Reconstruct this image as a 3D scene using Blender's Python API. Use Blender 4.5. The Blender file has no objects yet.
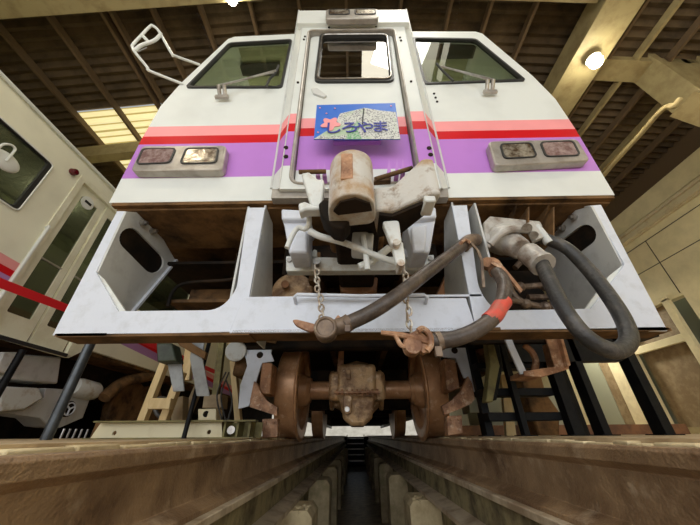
import bpy, bmesh, math, random
from mathutils import Vector, Matrix
from mathutils.geometry import tessellate_polygon
random.seed(7)
SC = bpy.context.scene
COL = SC.collection
PI = math.pi
# ------------------------------------------------------------------ camera
F = 285.0
CAM = Vector((-.05, -1.17, .03))
th = math.atan(173.0 / F); yaw = math.atan(4.0 / (F / math.cos(th))); roll = .007
FW = Vector((-math.sin(yaw) * math.cos(th), math.cos(yaw) * math.cos(th), math.sin(th)))
R0 = Vector((math.cos(yaw), math.sin(yaw), 0)); U0 = R0.cross(FW)
RT = R0 * math.cos(roll) - U0 * math.sin(roll); UP = U0 * math.cos(roll) + R0 * math.sin(roll)
cam = bpy.data.cameras.new('camera'); cam.sensor_width = 36; cam.lens = F / 700 * 36
cam.clip_start = .02; cam.clip_end = 400
co = bpy.data.objects.new('camera', cam); COL.objects.link(co)
co.matrix_world = Matrix(((RT.x, UP.x, -FW.x, CAM.x), (RT.y, UP.y, -FW.y, CAM.y), (RT.z, UP.z, -FW.z, CAM.z), (0, 0, 0, 1)))
SC.camera = co
def at(px, py, X=None, Y=None, Z=None):
    """the point of the plane X=, Y= or Z= measured at a photograph pixel"""
    d = FW + RT * ((px - 350) / F) + UP * ((262.5 - py) / F)
    t = (Y - CAM.y) / d.y if Y is not None else (Z - CAM.z) / d.z if Z is not None else (X - CAM.x) / d.x
    return CAM + d * t
# ------------------------------------------------------------------ world, lights, exposure
w = bpy.data.worlds.new('world'); SC.world = w; w.use_nodes = True
bg = w.node_tree.nodes['Background']; bg.inputs[0].default_value = (.86, .93, 1, 1); bg.inputs[1].default_value = .45
def area(name, loc, target, sx, sy, power, color):
    l = bpy.data.lights.new(name, 'AREA'); l.shape = 'RECTANGLE'; l.size = sx; l.size_y = sy; l.energy = power; l.color = color
    o = bpy.data.objects.new(name, l); COL.objects.link(o); o.location = loc
    o.rotation_euler = (Vector(target) - Vector(loc)).to_track_quat('-Z', 'Y').to_euler()
    return o
a_ = area('daylight_through_shed_mouth', (-1.0, -4.4, 1.35), (-.2, 0, .95), 8.5, 2.4, 136, (.975, .99, 1)); a_.data.spread = math.radians(160)
b_ = area('daylight_through_roof_sheet', (.85, -.75, 5.35), (.3, -.6, 0), 1.3, .8, 32, (1, .97, .9))
c_ = area('added_overhead_light', (-.2, -3.2, 5.25), (-.2, -1.2, 0), 4.2, 1.2, 20, (1, .97, .9))  # overhead light added for the rails, no roof sheet known there
sun = bpy.data.lights.new('sun', 'SUN'); sun.energy = 5; sun.angle = .01; sun.color = (1, .93, .8)
so = bpy.data.objects.new('sun', sun); COL.objects.link(so); so.rotation_euler = Vector((.75, .25, -.6)).to_track_quat('-Z', 'Y').to_euler()
SC.view_settings.view_transform = 'Standard'; SC.view_settings.look = 'None'
SC.view_settings.exposure = 0.0; SC.view_settings.gamma = 1; SC.view_settings.use_curve_mapping = False
SC.cycles.max_bounces = 6

# ------------------------------------------------------------------ materials
def mat(name, c, rough=.5, metal=0, c2=None, scale=6, lo=.42, hi=.62, bump=0, bscale=40, detail=6, stretch=None, c3=None, s3=3, lo3=.55, hi3=.68):
    m = bpy.data.materials.new(name); m.use_nodes = True; N = m.node_tree.nodes; L = m.node_tree.links
    b = N['Principled BSDF']; b.inputs['Base Color'].default_value = (*c, 1); b.inputs['Roughness'].default_value = rough; b.inputs['Metallic'].default_value = metal
    g = N.new('ShaderNodeNewGeometry'); vec = g.outputs['Position']
    if stretch:
        mp = N.new('ShaderNodeMapping'); mp.inputs['Scale'].default_value = stretch; L.new(vec, mp.inputs[0]); vec = mp.outputs[0]
    cur = None
    def layer(cur, base, col, sc, a, z):
        n = N.new('ShaderNodeTexNoise'); n.inputs['Scale'].default_value = sc; n.inputs['Detail'].default_value = detail; n.inputs['Roughness'].default_value = .65; L.new(vec, n.inputs['Vector'])
        r = N.new('ShaderNodeMapRange'); r.inputs[1].default_value = a; r.inputs[2].default_value = z; L.new(n.outputs[0], r.inputs[0])
        x = N.new('ShaderNodeMix'); x.data_type = 'RGBA'; L.new(r.outputs[0], x.inputs[0])
        if cur is None: x.inputs[6].default_value = (*base, 1)
        else: L.new(cur, x.inputs[6])
        x.inputs[7].default_value = (*col, 1)
        return x.outputs[2]
    if c2: cur = layer(None, c, c2, scale, lo, hi)
    if c3: cur = layer(cur, c, c3, s3, lo3, hi3)
    if cur is not None: L.new(cur, b.inputs['Base Color'])
    if bump:
        n = N.new('ShaderNodeTexNoise'); n.inputs['Scale'].default_value = bscale; n.inputs['Detail'].default_value = 5; L.new(vec, n.inputs['Vector'])
        bp = N.new('ShaderNodeBump'); bp.inputs['Strength'].default_value = bump; bp.inputs['Distance'].default_value = .01; L.new(n.outputs[0], bp.inputs['Height']); L.new(bp.outputs[0], b.inputs['Normal'])
    return m
def dull(m, v=.15):
    m.node_tree.nodes['Principled BSDF'].inputs['Specular IOR Level'].default_value = v
def glass(name, tint, refl=.12, rough=.02):
    m = bpy.data.materials.new(name); m.use_nodes = True; N = m.node_tree.nodes; L = m.node_tree.links
    N.remove(N['Principled BSDF']); o = N['Material Output']
    t = N.new('ShaderNodeBsdfTransparent'); t.inputs[0].default_value = (*tint, 1)
    gl = N.new('ShaderNodeBsdfGlossy'); gl.inputs['Roughness'].default_value = rough
    lw = N.new('ShaderNodeLayerWeight'); lw.inputs[0].default_value = .5; pw = N.new('ShaderNodeMath'); pw.operation = 'POWER'; pw.inputs[1].default_value = 4; L.new(lw.outputs['Facing'], pw.inputs[0])
    fr = N.new('ShaderNodeMath'); fr.operation = 'MULTIPLY'; fr.inputs[1].default_value = .8; L.new(pw.outputs[0], fr.inputs[0])
    ad = N.new('ShaderNodeMath'); ad.operation = 'ADD'; ad.inputs[1].default_value = refl; L.new(fr.outputs[0], ad.inputs[0])
    mx = N.new('ShaderNodeMixShader'); L.new(ad.outputs[0], mx.inputs[0]); L.new(t.outputs[0], mx.inputs[1]); L.new(gl.outputs[0], mx.inputs[2]); L.new(mx.outputs[0], o.inputs[0])
    return m
def emit(name, c, s):
    m = bpy.data.materials.new(name); m.use_nodes = True; b = m.node_tree.nodes['Principled BSDF']
    b.inputs['Base Color'].default_value = (*c, 1); b.inputs['Emission Color'].default_value = (*c, 1); b.inputs['Emission Strength'].default_value = s
    return m
def livery(name, white, bands, slope=0):
    """paint bands by height: list of (z, colour above z)"""
    m = bpy.data.materials.new(name); m.use_nodes = True; N = m.node_tree.nodes; L = m.node_tree.links; b = N['Principled BSDF']
    b.inputs['Roughness'].default_value = .5; b.inputs['Specular IOR Level'].default_value = .2
    g = N.new('ShaderNodeNewGeometry'); s = N.new('ShaderNodeSeparateXYZ'); L.new(g.outputs['Position'], s.inputs[0])
    cur = None
    zz = s.outputs[2]
    if slope:
        ma = N.new('ShaderNodeMath'); ma.operation = 'MULTIPLY_ADD'; ma.inputs[1].default_value = slope; L.new(s.outputs[1], ma.inputs[0]); L.new(s.outputs[2], ma.inputs[2]); zz = ma.outputs[0]
    for z, c in bands:
        gt = N.new('ShaderNodeMath'); gt.operation = 'GREATER_THAN'; gt.inputs[1].default_value = z; L.new(zz, gt.inputs[0])
        x = N.new('ShaderNodeMix'); x.data_type = 'RGBA'; L.new(gt.outputs[0], x.inputs[0])
        if cur is None: x.inputs[6].default_value = (*white, 1)
        else: L.new(cur, x.inputs[6])
        x.inputs[7].default_value = (*c, 1); cur = x.outputs[2]
    n = N.new('ShaderNodeTexNoise'); n.inputs['Scale'].default_value = 3; n.inputs['Detail'].default_value = 8; L.new(g.outputs['Position'], n.inputs['Vector'])
    r = N.new('ShaderNodeMapRange'); r.inputs[1].default_value = .45; r.inputs[2].default_value = .8; r.inputs[3].default_value = 1; r.inputs[4].default_value = .86; L.new(n.outputs[0], r.inputs[0])
    mu = N.new('ShaderNodeMix'); mu.data_type = 'RGBA'; mu.blend_type = 'MULTIPLY'; mu.inputs[0].default_value = 1; L.new(cur, mu.inputs[6]); L.new(r.outputs[0], mu.inputs[7]); L.new(mu.outputs[2], b.inputs['Base Color'])
    return m
WH = (.74, .77, .74); PINK = (.92, .35, .36); RED = (.60, .003, .010); PURP = (.50, .215, .64)
M = dict(
    livery=livery('body_paint_banded', WH, [(1.345, PURP), (1.662, RED), (1.745, PINK), (1.853, WH)]),
    livery2=livery('neighbour_paint_banded', (.80, .79, .64), [(1.35, (.42, .22, .48)), (1.464, RED), (1.53, (.8, .33, .33)), (1.62, (.80, .79, .64))], .054),
    npaint=mat('neighbour_door_paint', (.80, .79, .64), .4, c2=(.7, .68, .52), scale=4),
    white=mat('white_body_paint', WH, .35, c2=(.64, .65, .6), scale=4, lo=.5, hi=.8),
    dirtywhite=mat('worn_white_paint', (.70, .72, .69), .5, c2=(.45, .38, .28), scale=9, lo=.52, hi=.72, bump=.15),
    rustwhite=mat('white_paint_worn_to_rust', (.60, .58, .53), .5, c2=(.42, .27, .14), scale=4.5, lo=.46, hi=.60, c3=(.24, .15, .08), s3=15, lo3=.56, hi3=.7, bump=.25),
    skirt=mat('blue_grey_skirt_paint', (.66, .70, .78), .42, c2=(.54, .57, .62), scale=14, lo=.5, hi=.75, bump=.06, bscale=60),
    grey=mat('grey_paint_and_shade', (.60, .61, .59), .45, c2=(.42, .42, .4), scale=8, lo=.5, hi=.8),  # grey paint, also the shade of sideways plates and seam gaps
    darkbrown=mat('grimy_brown_underframe', (.19, .105, .045), .7, c2=(.04, .024, .013), scale=5, lo=.42, hi=.66, bump=.3),
    darksteel=mat('dark_blue_grey_steel', (.07, .08, .09), .35, metal=.4, c2=(.04, .045, .05), scale=9),
    black=mat('black_grime_and_shade', (.010, .008, .006), .75, c2=(.03, .018, .01), scale=6),  # grime, also the black sheets that stand for dark hollows and undersides
    rust=mat('rusted_steel', (.42, .20, .09), .6, c2=(.16, .07, .03), scale=9, lo=.42, hi=.66, bump=.35, c3=(.55, .37, .22), s3=20, lo3=.56, hi3=.7),
    tread=mat('brown_wheel_steel', (.60, .33, .165), .34, metal=.2, c2=(.34, .165, .075), scale=5, lo=.42, hi=.70, bump=.08, c3=(.70, .47, .31), s3=16, lo3=.58, hi3=.7),
    gear=mat('oily_brown_casting', (.60, .39, .20), .4, metal=.15, c2=(.20, .105, .045), scale=7, lo=.42, hi=.60, bump=.5, c3=(.70, .54, .36), s3=13, lo3=.57, hi3=.68),
    coral=mat('tan_rust_wash', (.52, .28, .15), .6, c2=(.22, .10, .05), scale=14, lo=.4, hi=.62, bump=.35, c3=(.66, .48, .33), s3=24),
    rubber=mat('dusty_black_rubber', (.035, .034, .033), .45, c2=(.13, .115, .10), scale=12, lo=.5, hi=.78, bump=.3, bscale=80),
    hose=mat('worn_brown_hose', (.06, .045, .036), .42, c2=(.16, .12, .09), scale=14, lo=.42, hi=.72, bump=.25, bscale=70),
    socketmat=mat('weathered_grey_casting', (.50, .48, .44), .45, metal=.2, c2=(.2, .14, .10), scale=8, lo=.48, hi=.68, bump=.2),
    brassy=mat('dull_brown_fitting', (.24, .17, .115), .5, metal=.2, c2=(.10, .065, .045), scale=12, lo=.4, hi=.65, bump=.3, c3=(.36, .28, .21), s3=22),
    irongrey=mat('dull_grey_iron', (.34, .36, .37), .45, c2=(.22, .23, .23), scale=8),
    redband=mat('faded_red_band', (.72, .09, .06), .5, c2=(.5, .12, .08), scale=20),
    steel=mat('bare_steel', (.5, .48, .45), .3, metal=.9, c2=(.3, .27, .24), scale=20),
    bezel=mat('brushed_bezel', (.44, .41, .37), .38, metal=.4, c2=(.33, .30, .26), scale=10),
    gasket=mat('black_rubber_gasket', (.02, .02, .02), .5),
    cab=mat('olive_cab_lining', (.42, .42, .27), .7, c2=(.34, .34, .22), scale=4),
    cabdark=mat('dark_cab_panel', (.035, .035, .03), .6),
    teal=mat('teal_seat_fabric', (.05, .12, .14), .8),
    rail=mat('dusty_brown_rail', (.40, .265, .15), .42, metal=.2, c2=(.13, .07, .035), scale=4, lo=.42, hi=.66, bump=.4, bscale=120, detail=10, c3=(.62, .48, .33), s3=9, lo3=.56, hi3=.76),
    railfoot=mat('pale_plate_steel', (.60, .50, .36), .6, c2=(.34, .25, .16), scale=7, bump=.3),
    conc=mat('pit_concrete', (.74, .62, .38), .85, c2=(.44, .33, .18), scale=6, lo=.38, hi=.66, bump=.6, bscale=30, c3=(.42, .37, .2), s3=3),
    moss=mat('stained_green_brown_concrete', (.32, .27, .14), .9, c2=(.11, .085, .045), scale=7, bump=.6, bscale=35),
    floor=mat('workshop_floor_concrete', (.55, .42, .26), .8, c2=(.36, .26, .15), scale=5, bump=.3),
    yard=mat('pale_yard_concrete', (.42, .41, .38), .9, c2=(.32, .31, .28), scale=1),
    pitfloor=mat('wet_pit_floor', (.62, .50, .33), .35, c2=(.34, .25, .15), scale=9, lo=.4, hi=.6, bump=.6, bscale=14),
    roof=mat('brown_corrugated_sheet', (.13, .09, .048), .85, c2=(.04, .026, .013), scale=2.5, lo=.4, hi=.7),
    beam=mat('beige_girder_paint', (.40, .33, .17), .6, c2=(.24, .18, .08), scale=5, lo=.45, hi=.75, bump=.1),
    beamdark=mat('brown_purlin_paint', (.15, .10, .055), .7),
    wall=mat('olive_beige_wall_panel', (.86, .78, .50), .8, c2=(.76, .69, .43), scale=3),
    wood=mat('pale_pine', (.72, .56, .30), .7, c2=(.55, .38, .17), scale=9, stretch=(1, 1, .2), lo=.4, hi=.7),
    olive=mat('olive_painted_timber', (.22, .19, .07), .7, c2=(.12, .1, .04), scale=9),
    cream=mat('cream_channel_paint', (.74, .66, .44), .55, c2=(.55, .44, .25), scale=5, lo=.52, hi=.75),
    blackpaint=mat('satin_black_steel', (.004, .0045, .006), .5, c2=(.01, .01, .01), scale=12),
    tape=mat('red_barrier_tape', (.75, .012, .02), .45),
    darkred=mat('dark_red_lens', (.10, .004, .01), .15),
    lensred=mat('tail_lens', (.20, .12, .11), .1, c2=(.36, .27, .25), scale=26),
    lensclear=mat('lamp_reflector', (.50, .46, .38), .2, metal=.5, c2=(.12, .08, .05), scale=16, lo=.42, hi=.6, bump=.6, bscale=18),
    greenbox=mat('dark_green_plastic', (.05, .07, .045), .5, c2=(.03, .035, .025), scale=20),
    blue=mat('sign_blue', (.008, .13, .60), .4), navy=mat('sign_navy', (.01, .02, .30), .4), signpink=mat('sign_pink', (.86, .32, .34), .45),
    signrock=mat('sign_speckled_rock', (.60, .62, .58), .5, c2=(.16, .16, .18), scale=110, lo=.52, hi=.60, detail=1.5, c3=(.42, .54, .38), s3=9, lo3=.52, hi3=.64),
    signgreen=mat('sign_green', (.12, .36, .16), .5, c2=(.4, .5, .4), scale=80, lo=.45, hi=.55),
    lav=mat('lavender_paint', PURP, .4), redpaint=mat('red_paint', RED, .4),
    glassdark=glass('tinted_cab_glass', (.62, .66, .60), .03),
    glassdoor=glass('door_glass', (.30, .30, .26), .42),
    glassside=glass('dark_side_glass', (.35, .37, .33), .05),
    skyl=None, bulb=emit('lamp_glow', (1, .93, .72), 60), chain=mat('galvanised_chain', (.62, .58, .5), .4, metal=.5, c2=(.4, .28, .18), scale=40),
    palewall=mat('pale_partition', (.85, .76, .50), .7, c2=(.7, .6, .38), scale=3), brownwood=mat('brown_door_frame', (.24, .17, .09), .6, c2=(.34, .26, .15), scale=6),
    sea=mat('grey_green_panel', (.34, .35, .26), .7), orange=mat('rusty_floor_beam', (.22, .10, .045), .6, c2=(.12, .055, .03), scale=8),
)
def skylight_mat():
    m = bpy.data.materials.new('yellowed_translucent_sheet'); m.use_nodes = True; N = m.node_tree.nodes; L = m.node_tree.links
    b = N['Principled BSDF']; g = N.new('ShaderNodeNewGeometry'); n = N.new('ShaderNodeTexNoise'); n.inputs['Scale'].default_value = 3; L.new(g.outputs['Position'], n.inputs['Vector'])
    x = N.new('ShaderNodeMix'); x.data_type = 'RGBA'; x.inputs[6].default_value = (1, .90, .52, 1); x.inputs[7].default_value = (.92, .76, .36, 1); L.new(n.outputs[0], x.inputs[0])
    sp = N.new('ShaderNodeSeparateXYZ'); L.new(g.outputs['Position'], sp.inputs[0]); mm = N.new('ShaderNodeMath'); mm.operation = 'MULTIPLY'; mm.inputs[1].default_value = 2 * PI / .13; L.new(sp.outputs[1], mm.inputs[0])
    si = N.new('ShaderNodeMath'); si.operation = 'SINE'; L.new(mm.outputs[0], si.inputs[0]); mr = N.new('ShaderNodeMapRange'); mr.inputs[1].default_value = .55; mr.inputs[2].default_value = .85; L.new(si.outputs[0], mr.inputs[0])
    x2 = N.new('ShaderNodeMix'); x2.data_type = 'RGBA'; x2.inputs[7].default_value = (.45, .36, .13, 1); L.new(mr.outputs[0], x2.inputs[0]); L.new(x.outputs[2], x2.inputs[6]); x = x2
    L.new(x.outputs[2], b.inputs['Base Color']); L.new(x.outputs[2], b.inputs['Emission Color']); b.inputs['Emission Strength'].default_value = .85
    return m
M['skyl'] = skylight_mat()
for k_ in ('black', 'blackpaint', 'darkbrown'): dull(M[k_])

# ------------------------------------------------------------------ mesh helpers
class MB:
    def __init__(s): s.b = bmesh.new()
    def box(s, c, d, rot=None):
        v = bmesh.ops.create_cube(s.b, size=1)['verts']
        mt = Matrix.Translation(Vector(c)) @ (rot.to_4x4() if rot else Matrix()) @ Matrix.Diagonal((*d, 1))
        bmesh.ops.transform(s.b, matrix=mt, verts=v); return s
    def span(s, a, b):
        return s.box([(a[i] + b[i]) / 2 for i in range(3)], [abs(a[i] - b[i]) for i in range(3)])
    def cyl(s, p0, p1, r, r2=None, seg=20):
        p0, p1 = Vector(p0), Vector(p1); d = p1 - p0
        v = bmesh.ops.create_cone(s.b, cap_ends=True, segments=seg, radius1=r, radius2=r if r2 is None else r2, depth=d.length)['verts']
        bmesh.ops.transform(s.b, matrix=Matrix.Translation((p0 + p1) / 2) @ d.to_track_quat('Z', 'Y').to_matrix().to_4x4(), verts=v); return s
    def ball(s, c, r, seg=16, sc=(1, 1, 1)):
        v = bmesh.ops.create_uvsphere(s.b, u_segments=seg, v_segments=seg // 2, radius=r)['verts']
        bmesh.ops.transform(s.b, matrix=Matrix.Translation(Vector(c)) @ Matrix.Diagonal((*sc, 1)), verts=v); return s
    def lathe(s, prof, p0, axis, seg=40):
        """profile of (along axis, radius)"""
        axis = Vector(axis).normalized(); q = axis.to_track_quat('Z', 'Y').to_matrix(); p0 = Vector(p0); rings = []
        for h, r in prof:
            rings.append([s.b.verts.new(p0 + q @ Vector((r * math.cos(2 * PI * k / seg), r * math.sin(2 * PI * k / seg), h))) for k in range(seg)])
        for a, b in zip(rings, rings[1:]):
            for k in range(seg): s.b.faces.new((a[k], a[(k + 1) % seg], b[(k + 1) % seg], b[k]))
        for e in (rings[0], rings[-1]):
            s.b.faces.new(e)
        return s
    def tube(s, pts, r, seg=12, smooth=True, closed=False):
        P = [Vector(p) for p in pts]
        if smooth and len(P) > 2:
            Q = []
            n = len(P)
            for i in range(n if closed else n - 1):
                a, b, c, d = (P[(i - 1) % n], P[i], P[(i + 1) % n], P[(i + 2) % n]) if closed else (P[max(i - 1, 0)], P[i], P[i + 1], P[min(i + 2, n - 1)])
                for k in range(6):
                    t = k / 6; Q.append(.5 * ((2 * b) + (c - a) * t + (2 * a - 5 * b + 4 * c - d) * t * t + (3 * b - a - 3 * c + d) * t ** 3))
            if not closed: Q.append(P[-1])
            P = Q
        rr = r if callable(r) else (lambda t: r)
        rings = []; n = len(P); prev = None
        for i, p in enumerate(P):
            a = P[(i + 1) % n] if closed else P[min(i + 1, n - 1)]; b = P[(i - 1) % n] if closed else P[max(i - 1, 0)]
            t = (a - b).normalized()
            if prev is None: nv = t.orthogonal().normalized()
            else: nv = (prev - t * prev.dot(t)).normalized()
            prev = nv; bn = t.cross(nv); R = rr(i / max(n - 1, 1))
            rings.append([s.b.verts.new(p + (nv * math.cos(2 * PI * k / seg) + bn * math.sin(2 * PI * k / seg)) * R) for k in range(seg)])
        for i in range(n if closed else n - 1):
            a, b = rings[i], rings[(i + 1) % n]
            for k in range(seg): s.b.faces.new((a[k], a[(k + 1) % seg], b[(k + 1) % seg], b[k]))
        if not closed: s.b.faces.new(rings[0]); s.b.faces.new(rings[-1])
        return s
    def prism(s, outer, off, holes=()):
        """outer / holes: loops of 3D points in one plane; off: extrusion vector"""
        loops = [[Vector(p) for p in outer]] + [[Vector(p) for p in h] for h in holes]; off = Vector(off)
        flat = [p for l in loops for p in l]
        A = [s.b.verts.new(p) for p in flat]; B = [s.b.verts.new(p + off) for p in flat]
        if holes:
            for t in tessellate_polygon(loops):
                try: s.b.faces.new([A[i] for i in t]); s.b.faces.new([B[i] for i in t])
                except ValueError: pass
        else: s.b.faces.new(A); s.b.faces.new(B)
        k = 0
        for l in loops:
            n = len(l)
            for i in range(n):
                j = (i + 1) % n; s.b.faces.new((A[k + i], A[k + j], B[k + j], B[k + i]))
            k += n
        return s
    def strip(s, pts, wvec, t):
        """flat bar along pts, width vector wvec, thickness vector t"""
        P = [Vector(p) for p in pts]; wv = Vector(wvec) / 2; tv = Vector(t); rings = []
        for p in P: rings.append([s.b.verts.new(p + wv), s.b.verts.new(p - wv), s.b.verts.new(p - wv + tv), s.b.verts.new(p + wv + tv)])
        for a, b in zip(rings, rings[1:]):
            for k in range(4): s.b.faces.new((a[k], a[(k + 1) % 4], b[(k + 1) % 4], b[k]))
        s.b.faces.new(rings[0]); s.b.faces.new(rings[-1]); return s
    def build(s, name, m, parent=None, bevel=0, smooth=True, seg=2):
        bmesh.ops.recalc_face_normals(s.b, faces=s.b.faces)
        o0 = parent_origin(parent)
        if o0.length: bmesh.ops.translate(s.b, vec=-o0, verts=s.b.verts)
        me = bpy.data.meshes.new(name); s.b.to_mesh(me); s.b.free()
        if smooth and len(me.polygons):
            me.shade_smooth(); me.set_sharp_from_angle(angle=math.radians(34))
        me.materials.append(M[m] if isinstance(m, str) else m)
        o = bpy.data.objects.new(name, me); COL.objects.link(o)
        if parent: o.parent = parent
        if bevel:
            b = o.modifiers.new('bevel', 'BEVEL'); b.width = bevel; b.segments = seg; b.limit_method = 'ANGLE'; b.angle_limit = math.radians(40)
        return o
def parent_origin(p):
    v = Vector((0, 0, 0))
    while p: v += p.location; p = p.parent
    return v
def rnd(pts, r, n=5):
    """round the corners of a closed planar loop"""
    P = [Vector(p) for p in pts]; out = []; N = len(P)
    rs = r if isinstance(r, (list, tuple)) else [r] * N
    for i, p in enumerate(P):
        a, b = P[i - 1] - p, P[(i + 1) % N] - p; R = min(rs[i], a.length * .49, b.length * .49)
        if R < 1e-5: out.append(p); continue
        s0, s1 = p + a.normalized() * R, p + b.normalized() * R
        for k in range(n + 1):
            t = k / n; out.append(s0 * (1 - t) ** 2 + p * 2 * t * (1 - t) + s1 * t * t)
    return out
def pp(pts, **k): return [at(x, y, **k) for x, y in pts]
def thing(name, label, cat, loc=(0, 0, 0), group=None):
    o = bpy.data.objects.new(name, None); COL.objects.link(o); o.location = loc; o.empty_display_size = .1
    return tag(o, label, cat, group)
def tag(o, label, cat, group=None):
    o['label'] = label; o['category'] = cat
    if group: o['group'] = group
    return o
def lab(o, t): o['label'] = t; return o
def struct(o, label=None, cat=None):
    o['kind'] = 'structure'
    if label: o['label'] = label
    if cat: o['category'] = cat
    return o

FZ = .0205                                       # workshop floor level above the rail datum
# ================================================================== THE SHED
ZR = lambda x: 5.65 - .14 * abs(x + .4)          # roof sheet height
def corrugated(x0, x1, y0, y1, n_x=2, step=.13, amp=.03):
    m = MB(); n = int((y1 - y0) / (step / 4)); ys = [y0 + (y1 - y0) * i / n for i in range(n + 1)]
    xs = [x0 + (x1 - x0) * i / n_x for i in range(n_x + 1)]
    g = [[m.b.verts.new((x, y, ZR(x) + amp * math.sin(2 * PI * y / step))) for x in xs] for y in ys]
    for i in range(n):
        for j in range(n_x): m.b.faces.new((g[i][j], g[i][j + 1], g[i + 1][j + 1], g[i + 1][j]))
    return m
holes_roof = []
LEFTS = [(-4.95, -4.22), (-4.22, -3.5), (-3.42, -2.95)]
m = MB()
sh = corrugated(-7.2, -5.0, -4, 20, 1); o = sh.build('ceiling', 'roof'); struct(o, 'brown corrugated metal roof over the left edge of the shed', 'ceiling')
def ceil(x0, x1, y0, y1, lb):
    n = 1; o = corrugated(x0, x1, y0, y1, 2 if x0 < -.4 < x1 else n).build('ceiling', 'roof'); struct(o, lb, 'ceiling')
o = corrugated(-2.3, .15, -3.9, -2.6, 2, amp=.01, step=.2).build('window', emit('added_front_glow_sheet', (1, .95, .8), 1.2)); o.name = 'added_roof_sheet'; struct(o, 'pale glowing sheet added to the roof just inside the shed mouth, out of view', 'skylight')  # glowing sheet added out of view to go with the overhead light
ceil(-5.0, -2.3, -4, 1.72, 'brown corrugated metal roof above the left railcar, before the yellow skylights')
ceil(-5.0, -2.3, 11.5, 20, 'brown corrugated metal roof at the far left of the shed')
ceil(-2.3, .15, -2.6, 20, 'brown corrugated metal roof along the ridge above the central railcar')
ceil(.15, 1.55, -.35, 20, 'brown corrugated metal roof right of the ridge')
ceil(.15, 1.55, -4, -2.6, 'brown corrugated metal roof by the shed mouth')
ceil(1.55, 6.6, -4, 20, 'brown corrugated metal roof over the right side of the shed')
o = corrugated(-5.0, -2.3, 1.72, 11.5, 1, amp=.02, step=.2).build('window', 'skyl'); o.name = 'window_1'; struct(o, 'yellow translucent skylight sheet in the roof at the left', 'skylight')
o = corrugated(.15, 1.55, -2.6, -.35, 1, amp=.01, step=.2).build('window', emit('pale_skylight_sheet', (1, .95, .8), 1.6)); o.name = 'window_2'; struct(o, 'pale skylight sheet in the roof above the viewer', 'skylight')
tn = [0]
def trim(mb, m, label, bevel=0):
    tn[0] += 1; o = mb.build('trim', m, None, bevel); o.name = 'trim_%d' % tn[0]; return struct(o, label, 'trim')
for i, x in enumerate([-6.4, -5.68, -4.95, -4.22, -3.52, -3.40, -2.85, -2.2, -1.5, -.8, -.1, .7, 1.4, 1.95, 2.55, 3.9, 4.3, 4.75, 5.2, 5.7]):
    z = ZR(x) - .075; wd = .045
    trim(MB().box((x, 8, z), (wd, 24, .11)), 'beam' if x in (4.3, 5.2) else 'beamdark', 'roof purlin running down the shed, number %d from the left side' % (i + 1))
# gable rafters
def rafter(y0, y1, zlo, h, xl, xr, label, m='beam'):
    xm = -.4; f = lambda x: zlo - .14 * abs(x - xm)
    q = [(xl, y0, f(xl)), (xm, y0, f(xm)), (xr, y0, f(xr)), (xr, y0, f(xr) + h), (xm, y0, f(xm) + h), (xl, y0, f(xl) + h)]
    return trim(MB().prism(q, (0, y1 - y0, 0)), m, label, .006)
rafter(-.12, .27, 5.2, .32, -6.9, 3.1, 'wide beige roof rafter across the top of the view')
rafter(2.2, 2.36, 5.05, .3, -6.9, 3.0, 'thin beige roof rafter in front of the yellow skylights')
rafter(6.2, 6.4, 5.05, .3, -6.9, 3.0, 'roof rafter further down the shed')
rafter(10.2, 10.4, 5.05, .3, -6.9, 3.0, 'roof rafter near the far end of the shed')
# longitudinal girder on the right: box with flanges
g = MB(); g.span((3.13, -4, 4.62), (3.62, 20, 4.66)); g.span((3.16, -4, 4.66), (3.24, 20, 5.0)); g.span((3.52, -4, 4.66), (3.56, 20, 5.0))
trim(g, 'beam', 'long beige girder running down the right side of the shed', .004)
# knee brace with a bend
yk = 1.0
kn = MB(); q = pp([(603, 47), (606, 21), (658, 21), (706, 62), (706, 92), (642, 47)], Y=yk)
kn.prism(q, (0, .28, 0)); kn.prism(pp([(602, 48.5), (602, 45), (643, 45), (706, 89), (706, 93.5), (641, 48.5)], Y=yk - .04), (0, .36, 0))
kn.prism(pp([(606, 22), (607, 19), (659, 19), (706, 59), (706, 63), (658, 23)], Y=yk - .04), (0, .36, 0))
trim(kn, 'beam', 'bent beige brace joining the long girder to the right wall', .004)
trim(MB().prism([(3.6, 1.0, 4.95), (6.3, 1.0, 4.55), (6.3, 1.0, 4.8), (3.6, 1.0, 5.2)], (0, .3, 0)), 'beam', 'beige roof beam above the bent brace')
trim(MB().span((5.2, .95, 0), (5.55, 1.3, 3.2)).prism([(5.2, .95, 3.2), (5.55, .95, 3.2), (5.0, .95, 3.9), (4.5, .95, 3.9)], (0, .35, 0)), 'beam', 'beige shed column outside the right edge of the view')
struct(MB().span((-60, -80, -.3), (60, -4, -.05)).build('floor', 'yard'), 'pale yard outside the shed mouth behind the viewer', 'ground')
struct(MB().span((-60, 20.2, -.3), (60, 120, -.05)).build('floor', 'yard'), 'pale yard beyond the far end of the shed', 'ground')
fw_ = MB(); fw_.span((-7.2, -4.15, 4.3), (6.2, -4, 6.2)); fw_.span((-7.2, -4.15, 0), (-4.6, -4, 4.3)); fw_.span((4.6, -4.15, 0), (6.2, -4, 4.3))
struct(fw_.build('wall_front', 'wall'), 'front wall of the shed around its open mouth, behind the viewer', 'wall')
struct(MB().prism([(-30, 40, -.1), (30, 40, -.1), (30, 46, 5), (-30, 46, 5)], (0, .3, 0)).build('added_bank', 'yard'), 'pale bank added far beyond the shed as a sunlit backdrop', 'bank')  # bank added to catch the sun and brighten the far opening
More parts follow.
